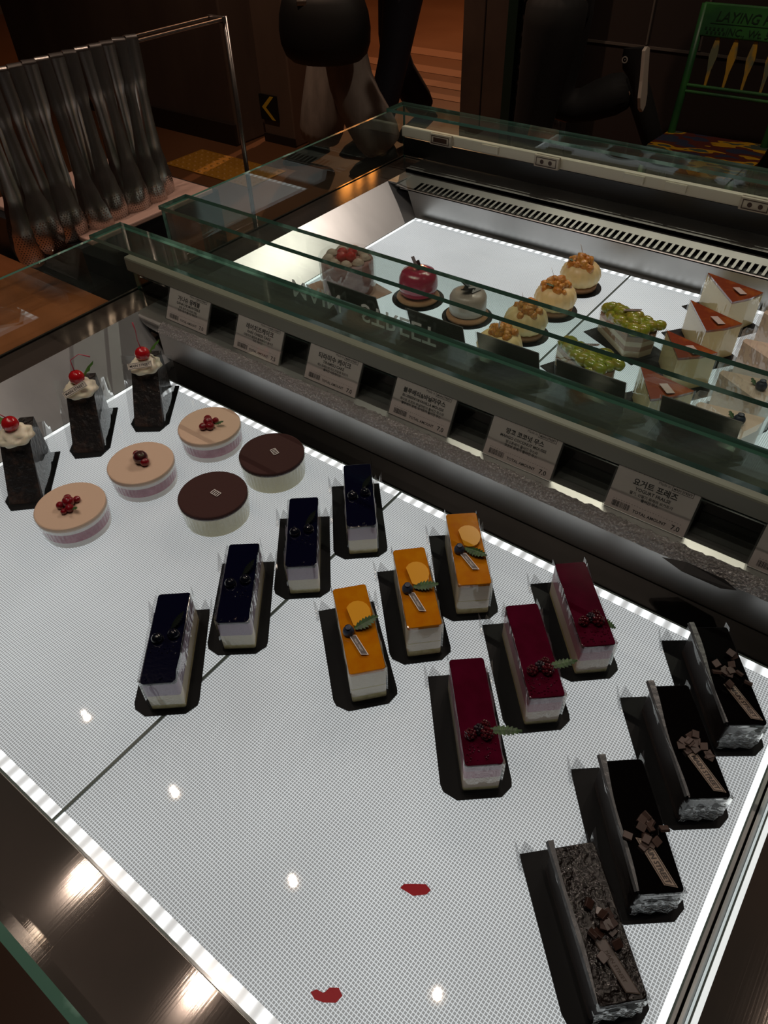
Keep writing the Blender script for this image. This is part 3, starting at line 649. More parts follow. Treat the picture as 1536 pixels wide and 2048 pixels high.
# ---- chocolate slices
def choco(v):
    t = thing('chocolate_mousse_slice', '', 'cake slice', (0, 0, 0), 0, 'black chocolate-glazed slices')
    L, W, h = .104, .034, .042; cake_board(t)
    layered(t, 'mousse_body', L, W, [(.0018, .008, 0), (.008, .038, 1)], [mat('choc_sponge', (.03, .015, .01), .8), mat('choc_mousse', (.018, .011, .01), .5)])
    glaze(t, L, W, .038, h, CHOC if v < 3 else mat('rough_choc_glaze', (.006, .004, .0035), .16, spec=.4, bump=((130, 130, 130), 1.0, .004)))
    g = MB(); random.seed(v + 20)
    cx = (.004, .004, .008, .008)[v]
    for k in range(13):
        g.M = Matrix.Translation((cx + random.gauss(0, .008), random.gauss(.001, .006), h + .001 + random.uniform(0, .004))) @ Matrix.Rotation(random.uniform(0, 6), 4, 'Z') @ Matrix.Rotation(random.uniform(-.7, .7), 4, 'X')
        g.box(-.0035, .0035, -.003, .003, -.0013, .0013)
    g.M = None; g.build('chocolate_chips', CHIP if v < 3 else mat('glossy_chip', (.035, .018, .014), .3), t, bevel=.0003)
    pick_label(t, (.013, -.003), (.34, .34, .30, .30)[v], .037, .0084, h + .0008, v < 3, mat('card_tan', (.27, .21, .165), .5) if v < 3 else mat('card_wet', (.06, .045, .035), .2))
    wrap_film(t, L, W, .002, h, WRAPC, .001, wob=.001)
    # folded film strip along the left top edge, its reflection painted grey
    rows = []
    for k in range(15):
        u = k / 14; x = -L / 2 - .006 + (L + .004) * u; q = .0036 + .0012 * math.sin(u * 7 + v) - .0034 * u
        rows.append([(x, -W / 2 - .0024, h - .0015), (x, -W / 2 - .0008, h + .0007), (x, -W / 2 + q, h + .0008)])
    MB().sheet(rows).build('film_edge', mat('film_sheen_grey', (.085, .092, .10), .35, spec=.5, bump=((120, 120, 120), .8, .002)), t)
    rows = []
    for k in range(9):
        y = -W / 2 + W * k / 8; rows.append([(L / 2 + .0022 + .0012 * math.sin(k * 2.1 + j), y, .004 + (h * .62) * j / 8) for j in range(9)])
    MB().sheet(rows).build('film_end', film('creased_film', milk=.25, milkcol=(.42, .44, .46), rough=.12, wrinkle=((60, 60, 500), 1.0, .01), f0=.28), t, smooth=True)
    flaps(t, WRAPM, .016)
    return t
CP = [(.0165, .4786, -.932), (.0111, .3942, -.8947), (.0066, .3021, -.879), (.0085, .2178, -.7799)]
cl = ['black chocolate slice at the back right, against the steel wall', 'black chocolate slice with chips, second from the back', 'black chocolate slice with a MAIN STREET card, third from the back', 'wrinkled glossy dark chocolate slice nearest the camera at the bottom right']
for i, (x, y, a) in enumerate(CP):
    m_ = choco(i); m_.location = (x, y, 0); m_.rotation_euler = (0, 0, a); m_['label'] = cl[i]

# ---- cups
def rib(t, j, z): return 1 + .006 * math.cos(t * 48)
def dessert_cup(t, h, layers, mats, topm):
    r = .0415; g = MB()
    for (a, b, m) in layers: g.lathe([(r * (.95 + .05 * a / h), a), (r * (.95 + .05 * b / h), b)], 64, (0, 0, 0), m)
    g.build('filling', mats, t, smooth=False)
    g = MB(); g.lathe([(r * .96, .0004), (r * .965, .004), (r * 1.01, h - .004), (r * 1.025, h - .003), (r * 1.035, h - .0008), (r * 1.03, h)], 192, (0, 0, 0), 0, rib, cap=False); g.build('clear_cup', CUPCL, t, smooth=True)
    g = MB(); g.lathe([(r * 1.0, h - .003), (r * 1.01, h + .0016), (r * .995, h + .0026), (r * .96, h + .003)], 96); return g.build('top_layer', topm, t, smooth=False)
PEACHY = mat('beige_cream_top', (.62, .45, .33), .6, bump=((500, 500, 500), .2, .0004))
RASPF = mat('raspberry_filling', (.30, .035, .09), .5, bump=((80, 80, 10), .4, .001), noise=((60, 60, 60), (.42, .12, .18), .4, .65))
WHITEF = mat('white_filling', (.72, .66, .62), .5, sss=.1)
random.seed(11)
cu = [((-.690, .2643), 'raspberry cup nearest the camera, beige top with berries and a mint leaf'), ((-.6835, .3661), 'raspberry cup in the middle of its row, one large dark berry on its beige top'), ((-.6685, .4709), 'raspberry cup at the back of its row, beside the tiramisu cups')]
for i, ((x, y), lab) in enumerate(cu):
    t = thing('raspberry_cup', lab, 'dessert cup', (x, y, 0), -.9 + i * .3, 'raspberry mousse cups')
    dessert_cup(t, .031, [(.0006, .009, 0), (.009, .023, 1), (.023, .029, 0)], [WHITEF, RASPF], PEACHY)
    z = .034
    spots = [[(0, 0, .0075), (.010, .004, .0055), (.004, -.009, .005), (-.009, -.004, .0048), (-.006, .008, .0045), (.014, -.002, .004)], [(0, .002, .0095), (-.012, -.002, .0055), (.008, .006, .006)], [(0, 0, .007), (.009, -.002, .006), (-.008, .003, .0055), (.001, .010, .0045), (.004, -.010, .0055)]][i]
    for k, (a, b, r) in enumerate(spots):
        MB().ball((a, b, z + r * .75), r, (1, 1, .9), 16, 0, .0).build('berry', BERRY_R if k != 0 or i != 1 else mat('dark_cherry', (.05, .002, .008), .1, coat=.8), t, smooth=True)
    g = MB(); leaf_mb(g, (.008, .006), .9 if i != 1 else 3.0, .012, .004, z + .004, .4, 0, 4); g.build('leaf', LEAF, t)
COCOA = mat('cocoa_powder', (.042, .012, .010), .9, bump=((900, 900, 900), .5, .0004))
CUST = mat('custard', (.66, .62, .40), .5, sss=.1, noise=((40, 40, 10), (.60, .54, .30), .4, .7))
for i, ((x, y), lab) in enumerate((((-.5626, .3775), 'tiramisu cup nearer the camera with dark cocoa top'), ((-.5573, .4755), 'tiramisu cup at the back against the panel edge, dark cocoa top'))):
    t = thing('tiramisu_cup', lab, 'dessert cup', (x, y, 0), -.9 + i * .25, 'tiramisu cups')
    top = dessert_cup(t, .032, [(.0006, .029, 0)], [CUST], COCOA)
    M4 = Matrix.Translation((0, .004, .0362)) @ Matrix.Rotation((.9, .3)[i], 4, 'Z'); g = MB()
    for k in range(2): rect(g, -.006, .006, -.004 + k * .007, -.0032 + k * .007, M4)
    for k in range(5): rect(g, -.006 + k * .0028, -.005 + k * .0028, -.004, .0035, M4)
    g.build('white_print', WHITEINK, top)

# ---- cherry gateau slices
SPD = mat('dark_gateau', (.007, .0045, .004), .45, coat=.2, bump=((110, 110, 110), 1.0, .004), noise=((70, 70, 70), (.055, .028, .018), .52, .7))
def swirl(g, c, r, h, tw=2.2, n=48, arms=6):
    prof = [(.55, 0), (.9, .12), (1.0, .28), (.9, .42), (.78, .52), (.74, .62), (.55, .78), (.3, .92), (.05, 1.0)]
    v = []
    for j, (q, z) in enumerate(prof):
        for i in range(n):
            a = 2 * PI * i / n; k = 1 + .085 * math.cos(arms * (a + tw * z)); v.append((c[0] + r * q * k * math.cos(a), c[1] + r * q * k * math.sin(a), c[2] + h * z))
    f = [(j * n + i, j * n + (i + 1) % n, (j + 1) * n + (i + 1) % n, (j + 1) * n + i) for j in range(len(prof) - 1) for i in range(n)]
    f += [tuple(reversed(range(n))), tuple(range((len(prof) - 1) * n, len(prof) * n))]
    g.add(v, f)
def gateau(v, x, y, a, lab):
    t = thing('cherry_gateau_slice', lab, 'cake slice', (x, y, 0), a, 'dark cherry gateau slices')
    P = [(-.082, -.024), (.012, -.029), (.030, -.018), (.030, .016), (.012, .026), (-.082, .022)]
    MB().prism(P, .0003, .0016).build('cake_board', BOARD, t)
    H = .064; g = MB()
    P = [(.020, -.022), (.022, .0195), (-.080, .010), (-.080, -.010)]
    rows = []
    for j in range(9):
        z = .0018 + (H - .0018) * j / 8; row = []
        for k in range(40):
            s = k / 10; i0 = int(s) % 4; u = s - int(s); p, q = P[i0], P[(i0 + 1) % 4]
            xx = p[0] + (q[0] - p[0]) * u; w0 = (xx + .08) / .102; row.append((xx - .044 * w0 * (z / H), (p[1] + (q[1] - p[1]) * u) * (1 - .10 * z / H), z))
        rows.append(row + [row[0]])
    g.sheet(rows); g.add([r for r in rows[-1][:-1]], [tuple(range(40))]); g.add([r for r in rows[0][:-1]], [tuple(reversed(range(40)))])
    g.build('cake_body', SPD, t)
    g = MB(); swirl(g, (-.034, -.001, H - .001), .0225, .022); g.build('cream_swirl', CREAMW, t, smooth=True)
    cx, cy, cz = (-.032, .0, H + .025)
    ch = MB(); ch.ball((cx, cy, cz), .0105, (1, 1, .92), 20); cho = ch.build('cherry', CHERRY, t, smooth=True)
    st = [[(cx, cy, cz + .008), (cx - .004, cy - .012, cz + .016), (cx - .006, cy - .028, cz + .018), (cx - .008, cy - .04, cz + .016)], [(cx, cy, cz + .008), (cx - .01, cy - .004, cz + .02), (cx - .014, cy + .008, cz + .026), (cx - .012, cy + .022, cz + .022)], [(cx, cy, cz + .008), (cx + .001, cy - .001, cz + .022), (cx, cy, cz + .036), (cx, cy - .001, cz + .048)]][v]
    MB().tube(st, [.0008, .0006, .0006, .001], 6).build('stem', STEM, cho, smooth=True)
    g = MB(); leaf_mb(g, (cx - .004, cy + (.006 if v else -.008)), (-2.4, 2.0, 1.9)[v], .020, .006, cz - .002, (.1, .9, .9)[v], 0, 3); g.build('leaf', mat('mint_leaf', (.05, .14, .02), .45), t)
    if v:
        M4 = Matrix.Translation((-.016, -.002, H + .0165)) @ Matrix.Rotation(PI / 2, 4, 'Z') @ Matrix.Rotation(.95, 4, 'X') @ Matrix.Rotation((0, .45, .12)[v], 4, 'Z')
        g = MB(); g.M = M4; g.box(-.017, .017, -.0042, .0042, -.0003, .0003); g.M = None; o = g.build('name_card', mat('banner_white', (.75, .70, .62), .5), t)
        h = MB(); T = M4 @ Matrix.Translation((0, 0, .0005)); frame(h, -.016, .016, -.0036, .0036, .0004, T); text_mb(h, 'MAIN STREET', .0048, T @ Matrix.Translation((0, -.0016, 0)), 0, 'CENTER', .0001); h.build('card_print', INK, o)
    # tall film collar opening towards the back
    path = [(.021, .0215), (.02, .023)]
    rows = []
    for j in range(7):
        u = j / 6; row = []
        for k in range(13):
            s = k / 12; xx = .0215 - .112 * s - .042 * u * (1 - s); row.append((xx, .0225 - .004 * s + .006 * u * math.sin(s * 3) , .002 + (H + .028 - .045 * s) * u))
        rows.append(row)
    g = MB(); g.sheet(rows); rows2 = [[(x_, -y_ * 1.08 - .002, z_) for x_, y_, z_ in r] for r in rows]; g.sheet(rows2)
    g.sheet([[(.0232 - .043 * j / 4, -.024 + .047 * k / 6, .002 + H * .95 * j / 4) for k in range(7)] for j in range(5)])
    g.build('film_wrap', film('tall_film', milk=.02, milkcol=(.5, .5, .52), rough=.05, wrinkle=((25, 25, 12), .6, .004), f0=.05), t, smooth=True)
    return t
gateau(0, -.7896, .263, -.80, 'cherry gateau slice cut by the left edge, red cherry but no card')
gateau(1, -.8085, .374, -.82, 'middle cherry gateau slice with its name card tilted steeply')
gateau(2, -.784, .461, -.92, 'rearmost cherry gateau slice with upright pink stem and level name card')

# ---- stray blobs of berry sauce
SAUCE = mat('berry_sauce', (.42, .008, .02), .15, coat=.6)
for (x, y, P, lab) in ((-.1168, .1672, [(-.010, -.005), (.002, -.0055), (.011, .0005), (.0125, .005), (.007, .007), (-.003, .002), (-.0085, -.001)], 'thin red smear of berry sauce on the open panel, the farther of two'),
                       (-.1256, .070, [(-.012, -.004), (-.007, -.0065), (.0, -.005), (.008, -.001), (.010, .005), (.005, .008), (-.001, .005), (-.003, .0), (-.009, -.0005)], 'red smear of berry sauce near the bottom edge, the nearer of two')):
    g = MB(); g.prism(P, .0002, .0018)
    tag(g.build('sauce_smear', SAUCE, None, (x, y, .0003), .15, bevel=.0012, bseg=3, smooth=True), lab, 'sauce smear')

# ------------------------------------------------------------------ far case cakes
def disc_board(t, r): MB().lathe([(r, .0003), (r, .0018)], 48).build('cake_board', BOARD, t)
DOME = mat('cream_dome', (.80, .63, .30), .45, sss=.15, coat=.15)
CARA = mat('orange_topping', (.55, .20, .03), .25, coat=.6, bump=((150, 150, 150), 1.0, .004), noise=((120, 120, 120), (.68, .33, .06), .4, .6))
CRUST = mat('tart_crust', (.36, .19, .09), .75, bump=((200, 200, 200), .6, .002))
for i, ((x, y), lab) in enumerate((((-.4585, 1.160), 'orange-topped cream dome at the back of its row, white card sticking up'), ((-.4560, 1.060), 'orange-topped cream dome, second from the back'), ((-.4600, .966), 'orange-topped cream dome behind the glass edge, third from the back'), ((-.4567, .877), 'orange-topped cream dome just behind a dark price card'))):
    t = thing('cream_dome_cake', lab, 'cake', (x, y, 0), i * .8, 'orange-topped domes in the far case')
    disc_board(t, .040)
    MB().lathe([(.030, .0018), (.031, .009), (.029, .011)], 40).build('tart_base', CRUST, t, smooth=True)
    g = MB(); g.lathe([(.026, .010), (.033, .017), (.035, .026), (.032, .037), (.024, .045), (.012, .048), (.001, .049)], 96, (0, 0, 0), 0, lambda a, j, z: 1 + .022 * math.cos(16 * a)); g.build('cream_dome', DOME, t, smooth=True)
    g = MB(); random.seed(i)
    for k in range(34):
        a = random.uniform(0, 2 * PI); r = random.uniform(0, .023); g.ball((r * math.cos(a), r * math.sin(a), .050 - r * r * 16 + random.uniform(0, .008) * (1 - r / .03)), random.uniform(.005, .009), n=8, jit=.12)
    g.build('orange_topping', CARA, t, smooth=True)
    g = MB(); g.M = Matrix.Translation((-.004, .006, .058)) @ Matrix.Rotation(-.4, 4, 'Y') @ Matrix.Rotation(2.2 - i * .8, 4, 'Z'); g.box(-.0035, .0035, -.0003, .0003, 0, .018); g.build('name_card', WHITEINK, t)
    g = MB(); leaf_mb(g, (-.008, -.01), 3.6 - i * .8, .014, .005, .052, .3, 0, 3); g.build('leaf', LEAF, t)
# raspberry dome
t = thing('raspberry_dome_cake', 'crimson raspberry dome with a dark twig on top, far case', 'cake', (-.672, .967, 0))
disc_board(t, .046); MB().lathe([(.036, .0018), (.038, .006), (.034, .010)], 48).build('tart_base', CRUST, t, smooth=True)
g = MB(); g.lathe([(.024, .010), (.032, .016), (.0345, .028), (.033, .042), (.028, .052), (.016, .056), (.004, .0545)], 64); g.build('raspberry_dome', mat('raspberry_shell', (.34, .012, .05), .2, coat=.6, bump=((60, 60, 60), .5, .003)), t, smooth=True)
MB().tube([(0, 0, .05), (.001, .001, .064), (-.0015, 0, .07)], [.0035, .0025, .003], 8).build('twig', mat('dark_twig', (.03, .012, .01), .5), t)
g = MB(); g.M = Matrix.Translation((-.001, -.001, .056)) @ Matrix.Rotation(-.5, 4, 'Y'); g.box(-.0035, .0035, -.0003, .0003, 0, .022); g.build('name_card', mat('card_grey', (.25, .23, .22), .5), t)
# round mousse with chocolate shard
t = thing('round_mousse_cake', 'small grey-brown round mousse cake topped with chocolate, on a round board', 'cake', (-.567, .962, 0))
disc_board(t, .043); MB().lathe([(.035, .0018), (.036, .007), (.032, .010)], 48).build('tart_base', CRUST, t, smooth=True)
MB().lathe([(.028, .010), (.031, .014), (.031, .038), (.028, .044), (.020, .047), (.001, .048)], 64).build('mousse_dome', mat('taupe_mousse', (.42, .36, .31), .35, coat=.3), t, smooth=True)
g = MB()
for k, (a, b) in enumerate(((0, 0), (.008, .005), (-.008, .006), (.003, -.009))):
    g.M = Matrix.Translation((a, b, .049 + .002 * k)) @ Matrix.Rotation(k * 1.3, 4, 'Z') @ Matrix.Rotation(.5, 4, 'X'); g.box(-.010, .010, -.006, .006, -.001, .001)
g.M = None; g.build('chocolate_shard', mat('dark_shard', (.02, .012, .010), .3), t)
t = thing('caramel_tart', 'low round golden tart half hidden by a dark price card', 'tart', (-.557, .870, 0))
disc_board(t, .036); MB().lathe([(.026, .0018), (.031, .016), (.029, .018)], 40).build('tart_base', CRUST, t, smooth=True)
MB().lathe([(.028, .015), (.024, .021), (.001, .023)], 40).build('caramel_top', mat('caramel_top', (.40, .24, .08), .3, coat=.4), t, smooth=True)
# boxed strawberry tart
t = thing('boxed_strawberry_cake', 'round strawberry cake with cream on a brown card tray, far case', 'cake', (-.795, .925, 0), -.25)
MB().box(-.062, .062, -.05, .05, .0005, .002).build('card_tray', mat('kraft_card', (.34, .22, .16), .7), t)
MB().lathe([(.044, .002), (.046, .03), (.046, .056), (.043, .06)], 48).build('cake_body', mat('pink_cake', (.30, .15, .13), .6, noise=((40, 40, 90), (.20, .07, .06), .4, .6)), t, smooth=True)
g = MB()
for k in range(9): a = k * 2 * PI / 9; swirl(g, (.032 * math.cos(a), .032 * math.sin(a), .058), .011, .012, n=20)
g.build('cream_ring', mat('mixed_cream', (.45, .35, .27), .5), t, smooth=True)
g = MB()
for k in range(4): a = k * 1.6; g.ball((.012 * math.cos(a), .012 * math.sin(a), .066), .010, (1, 1, .9), 12)
g.build('strawberry', CHERRY, t, smooth=True)
MB().lathe([(.049, .002), (.050, .066)], 64, cap=False).build('film_wrap', film('cake_film'), t, smooth=True)
# grape tarts
GRAPE = mat('green_grape', (.24, .30, .03), .15, coat=.5, sss=.1, noise=((90, 90, 90), (.30, .26, .04), .4, .6))
for i, ((x, y), lab) in enumerate((((-.315, 1.030), 'green grape cake slice farther back, white name card across it'), ((-.325, .900), 'green grape cake slice just behind a dark price card'))):
    t = thing('grape_cake_slice', lab, 'cake slice', (x, y, 0), -.45, 'green grape cake slices')
    MB().box(-.06, .055, -.034, .034, .0004, .0016).build('cake_board', BOARD, t, bevel=.0005)
    P = [(-.052, .010), (-.052, -.012), (.030, -.030), (.045, -.012), (.046, .012), (.032, .030)]
    g = MB(); n = len(P)
    for a, b, m in ((.0018, .012, 0), (.012, .020, 1), (.020, .028, 0), (.028, .036, 1)): g.prism(P, a, b, m)
    g.build('cake_body', [mat('cream_layer', (.66, .55, .38), .6), CRUST], t)
    random.seed(i + 40)
    for k in range(30):
        u = (k + .5) / 30; xx = -.047 + .090 * u; yy = (k * .618 % 1 * 2 - 1) * (.004 + .022 * u)
        MB().ball((xx, yy, .040 + random.uniform(-.003, .007)), random.uniform(.0095, .0125), (random.uniform(.9, 1.3), random.uniform(.8, 1.2), .75), 14, 0, .05).build('grape_half', GRAPE, t, smooth=True)
    pick_label(t, (-.012, -.004), 1.0, .026, .006, .0545, True, mat('card_pinkish', (.52, .42, .38), .5))
    g = MB(); Q = [(x_ * 1.04, y_ * 1.06) for x_, y_ in P]; g.sheet([[(q[0], q[1], z) for q in Q] for z in (.002, .02, .046)]); g.build('film_wrap', film('cake_film'), t)
# cheesecakes
CHS = mat('cheese_filling', (.76, .63, .31), .5, sss=.15, bump=((60, 60, 20), .3, .002))
CTOP = mat('caramelised_top', (.22, .035, .008), .2, coat=.5, noise=((45, 45, 45), (.36, .095, .012), .45, .72))
CH = [((-.2642, 1.2206), (-.1989, 1.143), (-.1684, 1.2006)), ((-.2549, 1.115), (-.2024, 1.037), (-.1652, 1.0867)), ((-.2503, 1.0062), (-.2089, .942), (-.1678, .9866)), ((-.245, .895), (-.202, .826), (-.1619, .8768))]
chl = ['caramel-topped cheesecake wedge farthest back by the vent wall', 'caramel-topped cheesecake wedge standing clear above the glass edge, second from the back', 'caramel-topped cheesecake wedge crossed by the glass edge, third from the back', 'caramel-topped cheesecake wedge nearest, behind a dark price card']
for i, (A, B, C) in enumerate(CH):
    c = ((A[0] + B[0] + C[0]) / 3, (A[1] + B[1] + C[1]) / 3)
    t = thing('cheesecake_slice', chl[i], 'cake slice', (c[0], c[1], 0), 0, 'caramel-topped cheesecake wedges')
    T3 = [(p[0] - c[0], p[1] - c[1]) for p in (A, B, C)]
    # slight bulge of the outer arc
    bc = ((T3[1][0] + T3[2][0]) / 2 * 1.12, (T3[1][1] + T3[2][1]) / 2 * 1.12)
    P = [T3[0], T3[1], bc, T3[2]]
    d = Vector((T3[0][0], T3[0][1])).normalized(); s = Vector((-d.y, d.x))
    Bd = [(tuple(d * a + s * b)) for a, b in ((.066, .032), (-.045, .036), (-.052, .028), (-.052, -.028), (-.045, -.036), (.066, -.032))]
    MB().prism(Bd, .0003, .0016).build('cake_board', BOARD, t)
    MB().prism(P, .0018, .0525).build('cheese_body', CHS, t, bevel=.001)
    MB().prism([(x * .995, y * .995) for x, y in P], .0525, .0565).build('caramel_top', CTOP, t, bevel=.0012)
    g = MB(); g.M = Matrix.Translation((-d.x * .012, -d.y * .012, .0582)) @ Matrix.Rotation(-.75, 4, 'Z') @ Matrix.Rotation(-.12, 4, 'X'); g.box(-.0115, .0115, -.006, .006, 0, .0006); g.build('name_card', mat('card_pinkish', (.52, .42, .38), .5), t)
    Q = [(x * 1.05, y * 1.05) for x, y in P]; g = MB(); g.sheet([[(q[0], q[1], z) for q in [Q[3], Q[0], Q[1], Q[2], Q[3]]] for z in (.002, .03, .058)]); g.build('film_wrap', WRAP, t)
# wrapped yogurt slices at the right edge
YG = mat('yogurt_cream', (.64, .50, .38), .55, sss=.1)
for i, ((x, y), lab) in enumerate((((-.105, 1.135), 'film-wrapped pale slice at the right edge, farthest back'), ((-.105, 1.035), 'film-wrapped pale slice at the right edge, second from the back'), ((-.105, .935), 'film-wrapped pale slice with one dark blueberry, crossed by the glass edge'), ((-.105, .845), 'film-wrapped pale slice at the right edge, nearest the price cards'))):
    t = thing('wrapped_cream_slice', lab, 'cake slice', (x, y, 0), -.2, 'film-wrapped pale slices at the right edge')
    P = [(-.045, .004), (-.045, -.006), (.03, -.032), (.036, 0), (.03, .032)]
    MB().prism([(a * 1.12, b * 1.15) for a, b in P], .0003, .0016).build('cake_board', BOARD, t)
    MB().prism(P, .0018, .056).build('cream_body', YG, t, bevel=.003, bseg=3)
    g = MB(); g.ball((.012, -.002, .061), .0075, n=16); g.lathe([(.003, 0), (.0042, .0016), (.0025, .001)], 10, (.012, -.002, .0678)); g.build('blueberry', BERRY_B, t, smooth=True)
    g = MB(); leaf_mb(g, (.004, 0), 2.6, .011, .004, .058, .4, 0, 3); g.build('leaf', LEAF, t)
    Q = [(a * 1.1, b * 1.12) for a, b in P]; Q.append(Q[0]); g = MB(); g.sheet([[(q[0], q[1], z) for q in Q] for z in (.002, .03, .072)]); g.build('film_wrap', film('loose_film', milk=.14, milkcol=(.7, .68, .66), rough=.08, wrinkle=((50, 50, 30), 1.0, .006), f0=.12), t)

# ------------------------------------------------------------------ tong rack and tongs
RXP = -1.2
TS = mat('tong_steel', (.42, .35, .31), .27, .95, bump=((40, 500, 30), .08, .0006))
t = thing('tong_rack', 'steel tong rack with two parallel rods on a tall post, left of the cases', 'rack', (RXP, 1.09, 0))
MB().tube([(0, -.93, .352), (0, 0, .352)], .0032, 10).build('rail', TS, t, smooth=True)
MB().tube([(-.035, -.93, .352), (-.035, 0, .352)], .0026, 10).build('rail', TS, t, smooth=True)
MB().tube([(0, .004, .356), (0, .002, .10), (0, 0, FL)], .0048, 12).build('post', TS, t, smooth=True)
MB().tube([(0, -.93, .356), (0, -.93, .035)], .0048, 12).build('post', TS, t, smooth=True)
MB().box(-.038, .004, -.004, .004, .346, .356).build('rail_bracket', TS, t)
t = thing('tray_stand', 'black stand with a pinkish top under the hanging tongs', 'stand', (-1.15, .95, 0))
MB().box(-.30, .018, -.297, -.015, .100, .109).build('tray_top', mat('pinkish_laminate', (.45, .27, .21), .5), t, bevel=.002)
MB().box(-.30, .012, -.315, .003, -.6, .100).build('stand_body', BLACK, t)
t = thing('wooden_counter', 'orange-brown wooden counter top seen through the left side glass', 'counter', (-1.35, .2, 0))
MB().box(-.35, .30, -.6, .42, .0, .03).build('counter_top', mat('orange_wood', (.30, .10, .035), .35, noise=((3, 14, 3), (.20, .065, .02), .35, .7)), t, bevel=.003)
MB().box(-.34, .29, -.59, .41, -.6, .0).build('counter_body', mat('cabinet_brown', (.05, .03, .022), .5), t)
def tong_material():
    m = mat('perforated_steel', (.42, .35, .31), .27, .95); nt = m.node_tree; N = nt.nodes; L = nt.links
    if N.get('holes'): return m
    uv = N.new('ShaderNodeUVMap'); uv.name = 'holes'; uv.uv_map = 'UVMap'; sp = N.new('ShaderNodeSeparateXYZ'); L.new(uv.outputs[0], sp.inputs[0])
    def mth(op, a, b=None, c=None):
        n = N.new('ShaderNodeMath'); n.operation = op
        for i, q in enumerate((a, b, c)):
            if q is None: continue
            if isinstance(q, (int, float)): n.inputs[i].default_value = q
            else: L.new(q, n.inputs[i])
        return n.outputs[0]
    pit = .0046
    def dots(ox, oy):
        fx = mth('SUBTRACT', mth('FRACT', mth('DIVIDE', mth('ADD', sp.outputs[0], 1 + ox), pit)), .5); fy = mth('SUBTRACT', mth('FRACT', mth('DIVIDE', mth('ADD', sp.outputs[1], 1 + oy), pit * 1.7)), .5)
        fy = mth('MULTIPLY', fy, 1.7); return mth('LESS_THAN', mth('ADD', mth('MULTIPLY', fx, fx), mth('MULTIPLY', fy, fy)), .048)
    h = mth('MAXIMUM', dots(0, 0), dots(pit / 2, pit * .85))
    h = mth('MULTIPLY', h, mth('GREATER_THAN', sp.outputs[1], .215)); h = mth('MULTIPLY', h, mth('LESS_THAN', sp.outputs[1], .268))
    ax = mth('ABSOLUTE', sp.outputs[0]); h = mth('MULTIPLY', h, mth('LESS_THAN', ax, .0225))
    tr = N.new('ShaderNodeBsdfTransparent'); mx = N.new('ShaderNodeMixShader'); L.new(h, mx.inputs[0]); L.new(N['Principled BSDF'].outputs[0], mx.inputs[1]); L.new(tr.outputs[0], mx.inputs[2])
    L.new(mx.outputs[0], N['Material Output'].inputs[0]); return m
PERF = tong_material()
def wprof(v):
    pts = [(0, .0115), (.055, .0115), (.075, .0085), (.12, .0095), (.165, .0125), (.195, .0185), (.22, .0245), (.24, .0275), (.256, .0265), (.267, .021), (.274, .012), (.277, .002)]
    for (a, wa), (b, wb) in zip(pts, pts[1:]):
        if v <= b: u = (v - a) / (b - a); u = u * u * (3 - 2 * u); return wa + (wb - wa) * u
    return .004
def tong_arm(sgn):
    rows = []; uvs = []
    nv, nu = 44, 9
    for j in range(nv + 1):
        v = .276 * j / nv; hw = wprof(v); row = []
        x = sgn * (.006 + .012 * min(1, v / .2) - .012 * (max(0, (v - .2) / .076)) ** 2); dish = .30 * hw if v < .17 else .30 * hw + .004 * math.sin(min(1, (v - .17) / .106) * PI)
        for k in range(nu):
            s = -1 + 2 * k / (nu - 1); row.append((x + sgn * dish * (1 - s * s), hw * s, -v)); uvs.append((hw * s, v))
        rows.append(row)
    g = MB(); g.sheet(rows); return g, uvs, nu
def make_tong():
    t = thing('serving_tongs', '', 'tongs', (0, 0, 0), 0, 'perforated serving tongs hanging on the rack')
    g = MB(); rows = []
    for k in range(9):
        a = PI * k / 8; rows.append([(.0062 * math.cos(a), -.0105 + .0026 * q, .0062 * math.sin(a) * .9) for q in range(9)])
    g.sheet(rows); g.build('spring_bend', TS, t, smooth=True)
    for sgn in (1, -1):
        g, uvs, nu = tong_arm(sgn); o = g.build('tong_arm', PERF, t, smooth=True)
        ul = o.data.uv_layers.new(name='UVMap')
        for lp in o.data.loops: ul.data[lp.index].uv = uvs[lp.vertex_index]
    return t
tg = make_tong(); random.seed(9)
NT = 13
for i in range(NT):
    y = .585 + i * .0243
    rz = -.32 + .22 * math.sin(i * 2.2) + random.uniform(-.06, .06)
    lab = 'perforated steel serving tongs, ' + ['leftmost on the rail, cut by the photo edge', 'second from the left end of the rail', 'third from the left end of the rail', 'fourth from the left, its bright spoon end facing out', 'fifth from the left end of the rail', 'sixth from the left end of the rail', 'in the middle of the hanging row', 'one past the middle towards the bare rail', 'fifth from the right end of the row', 'fourth from the right end of the row', 'third from the right end of the row', 'second from the right end of the row', 'last on the right, nearest the bare rail'][i]
    if i == 0: tg.location = (RXP, y, .3585); tg.rotation_euler = (0, 0, rz); tg['label'] = lab; o = tg
    else: o = dup(tg, (RXP, y, .3585), rz, lab)
    o.rotation_euler = (random.uniform(-.06, .06), (-.07 if i % 2 else .02) + random.uniform(-.02, .02), rz); s_ = 1 + random.uniform(-.04, .04); o.scale = (1, 1, s_)

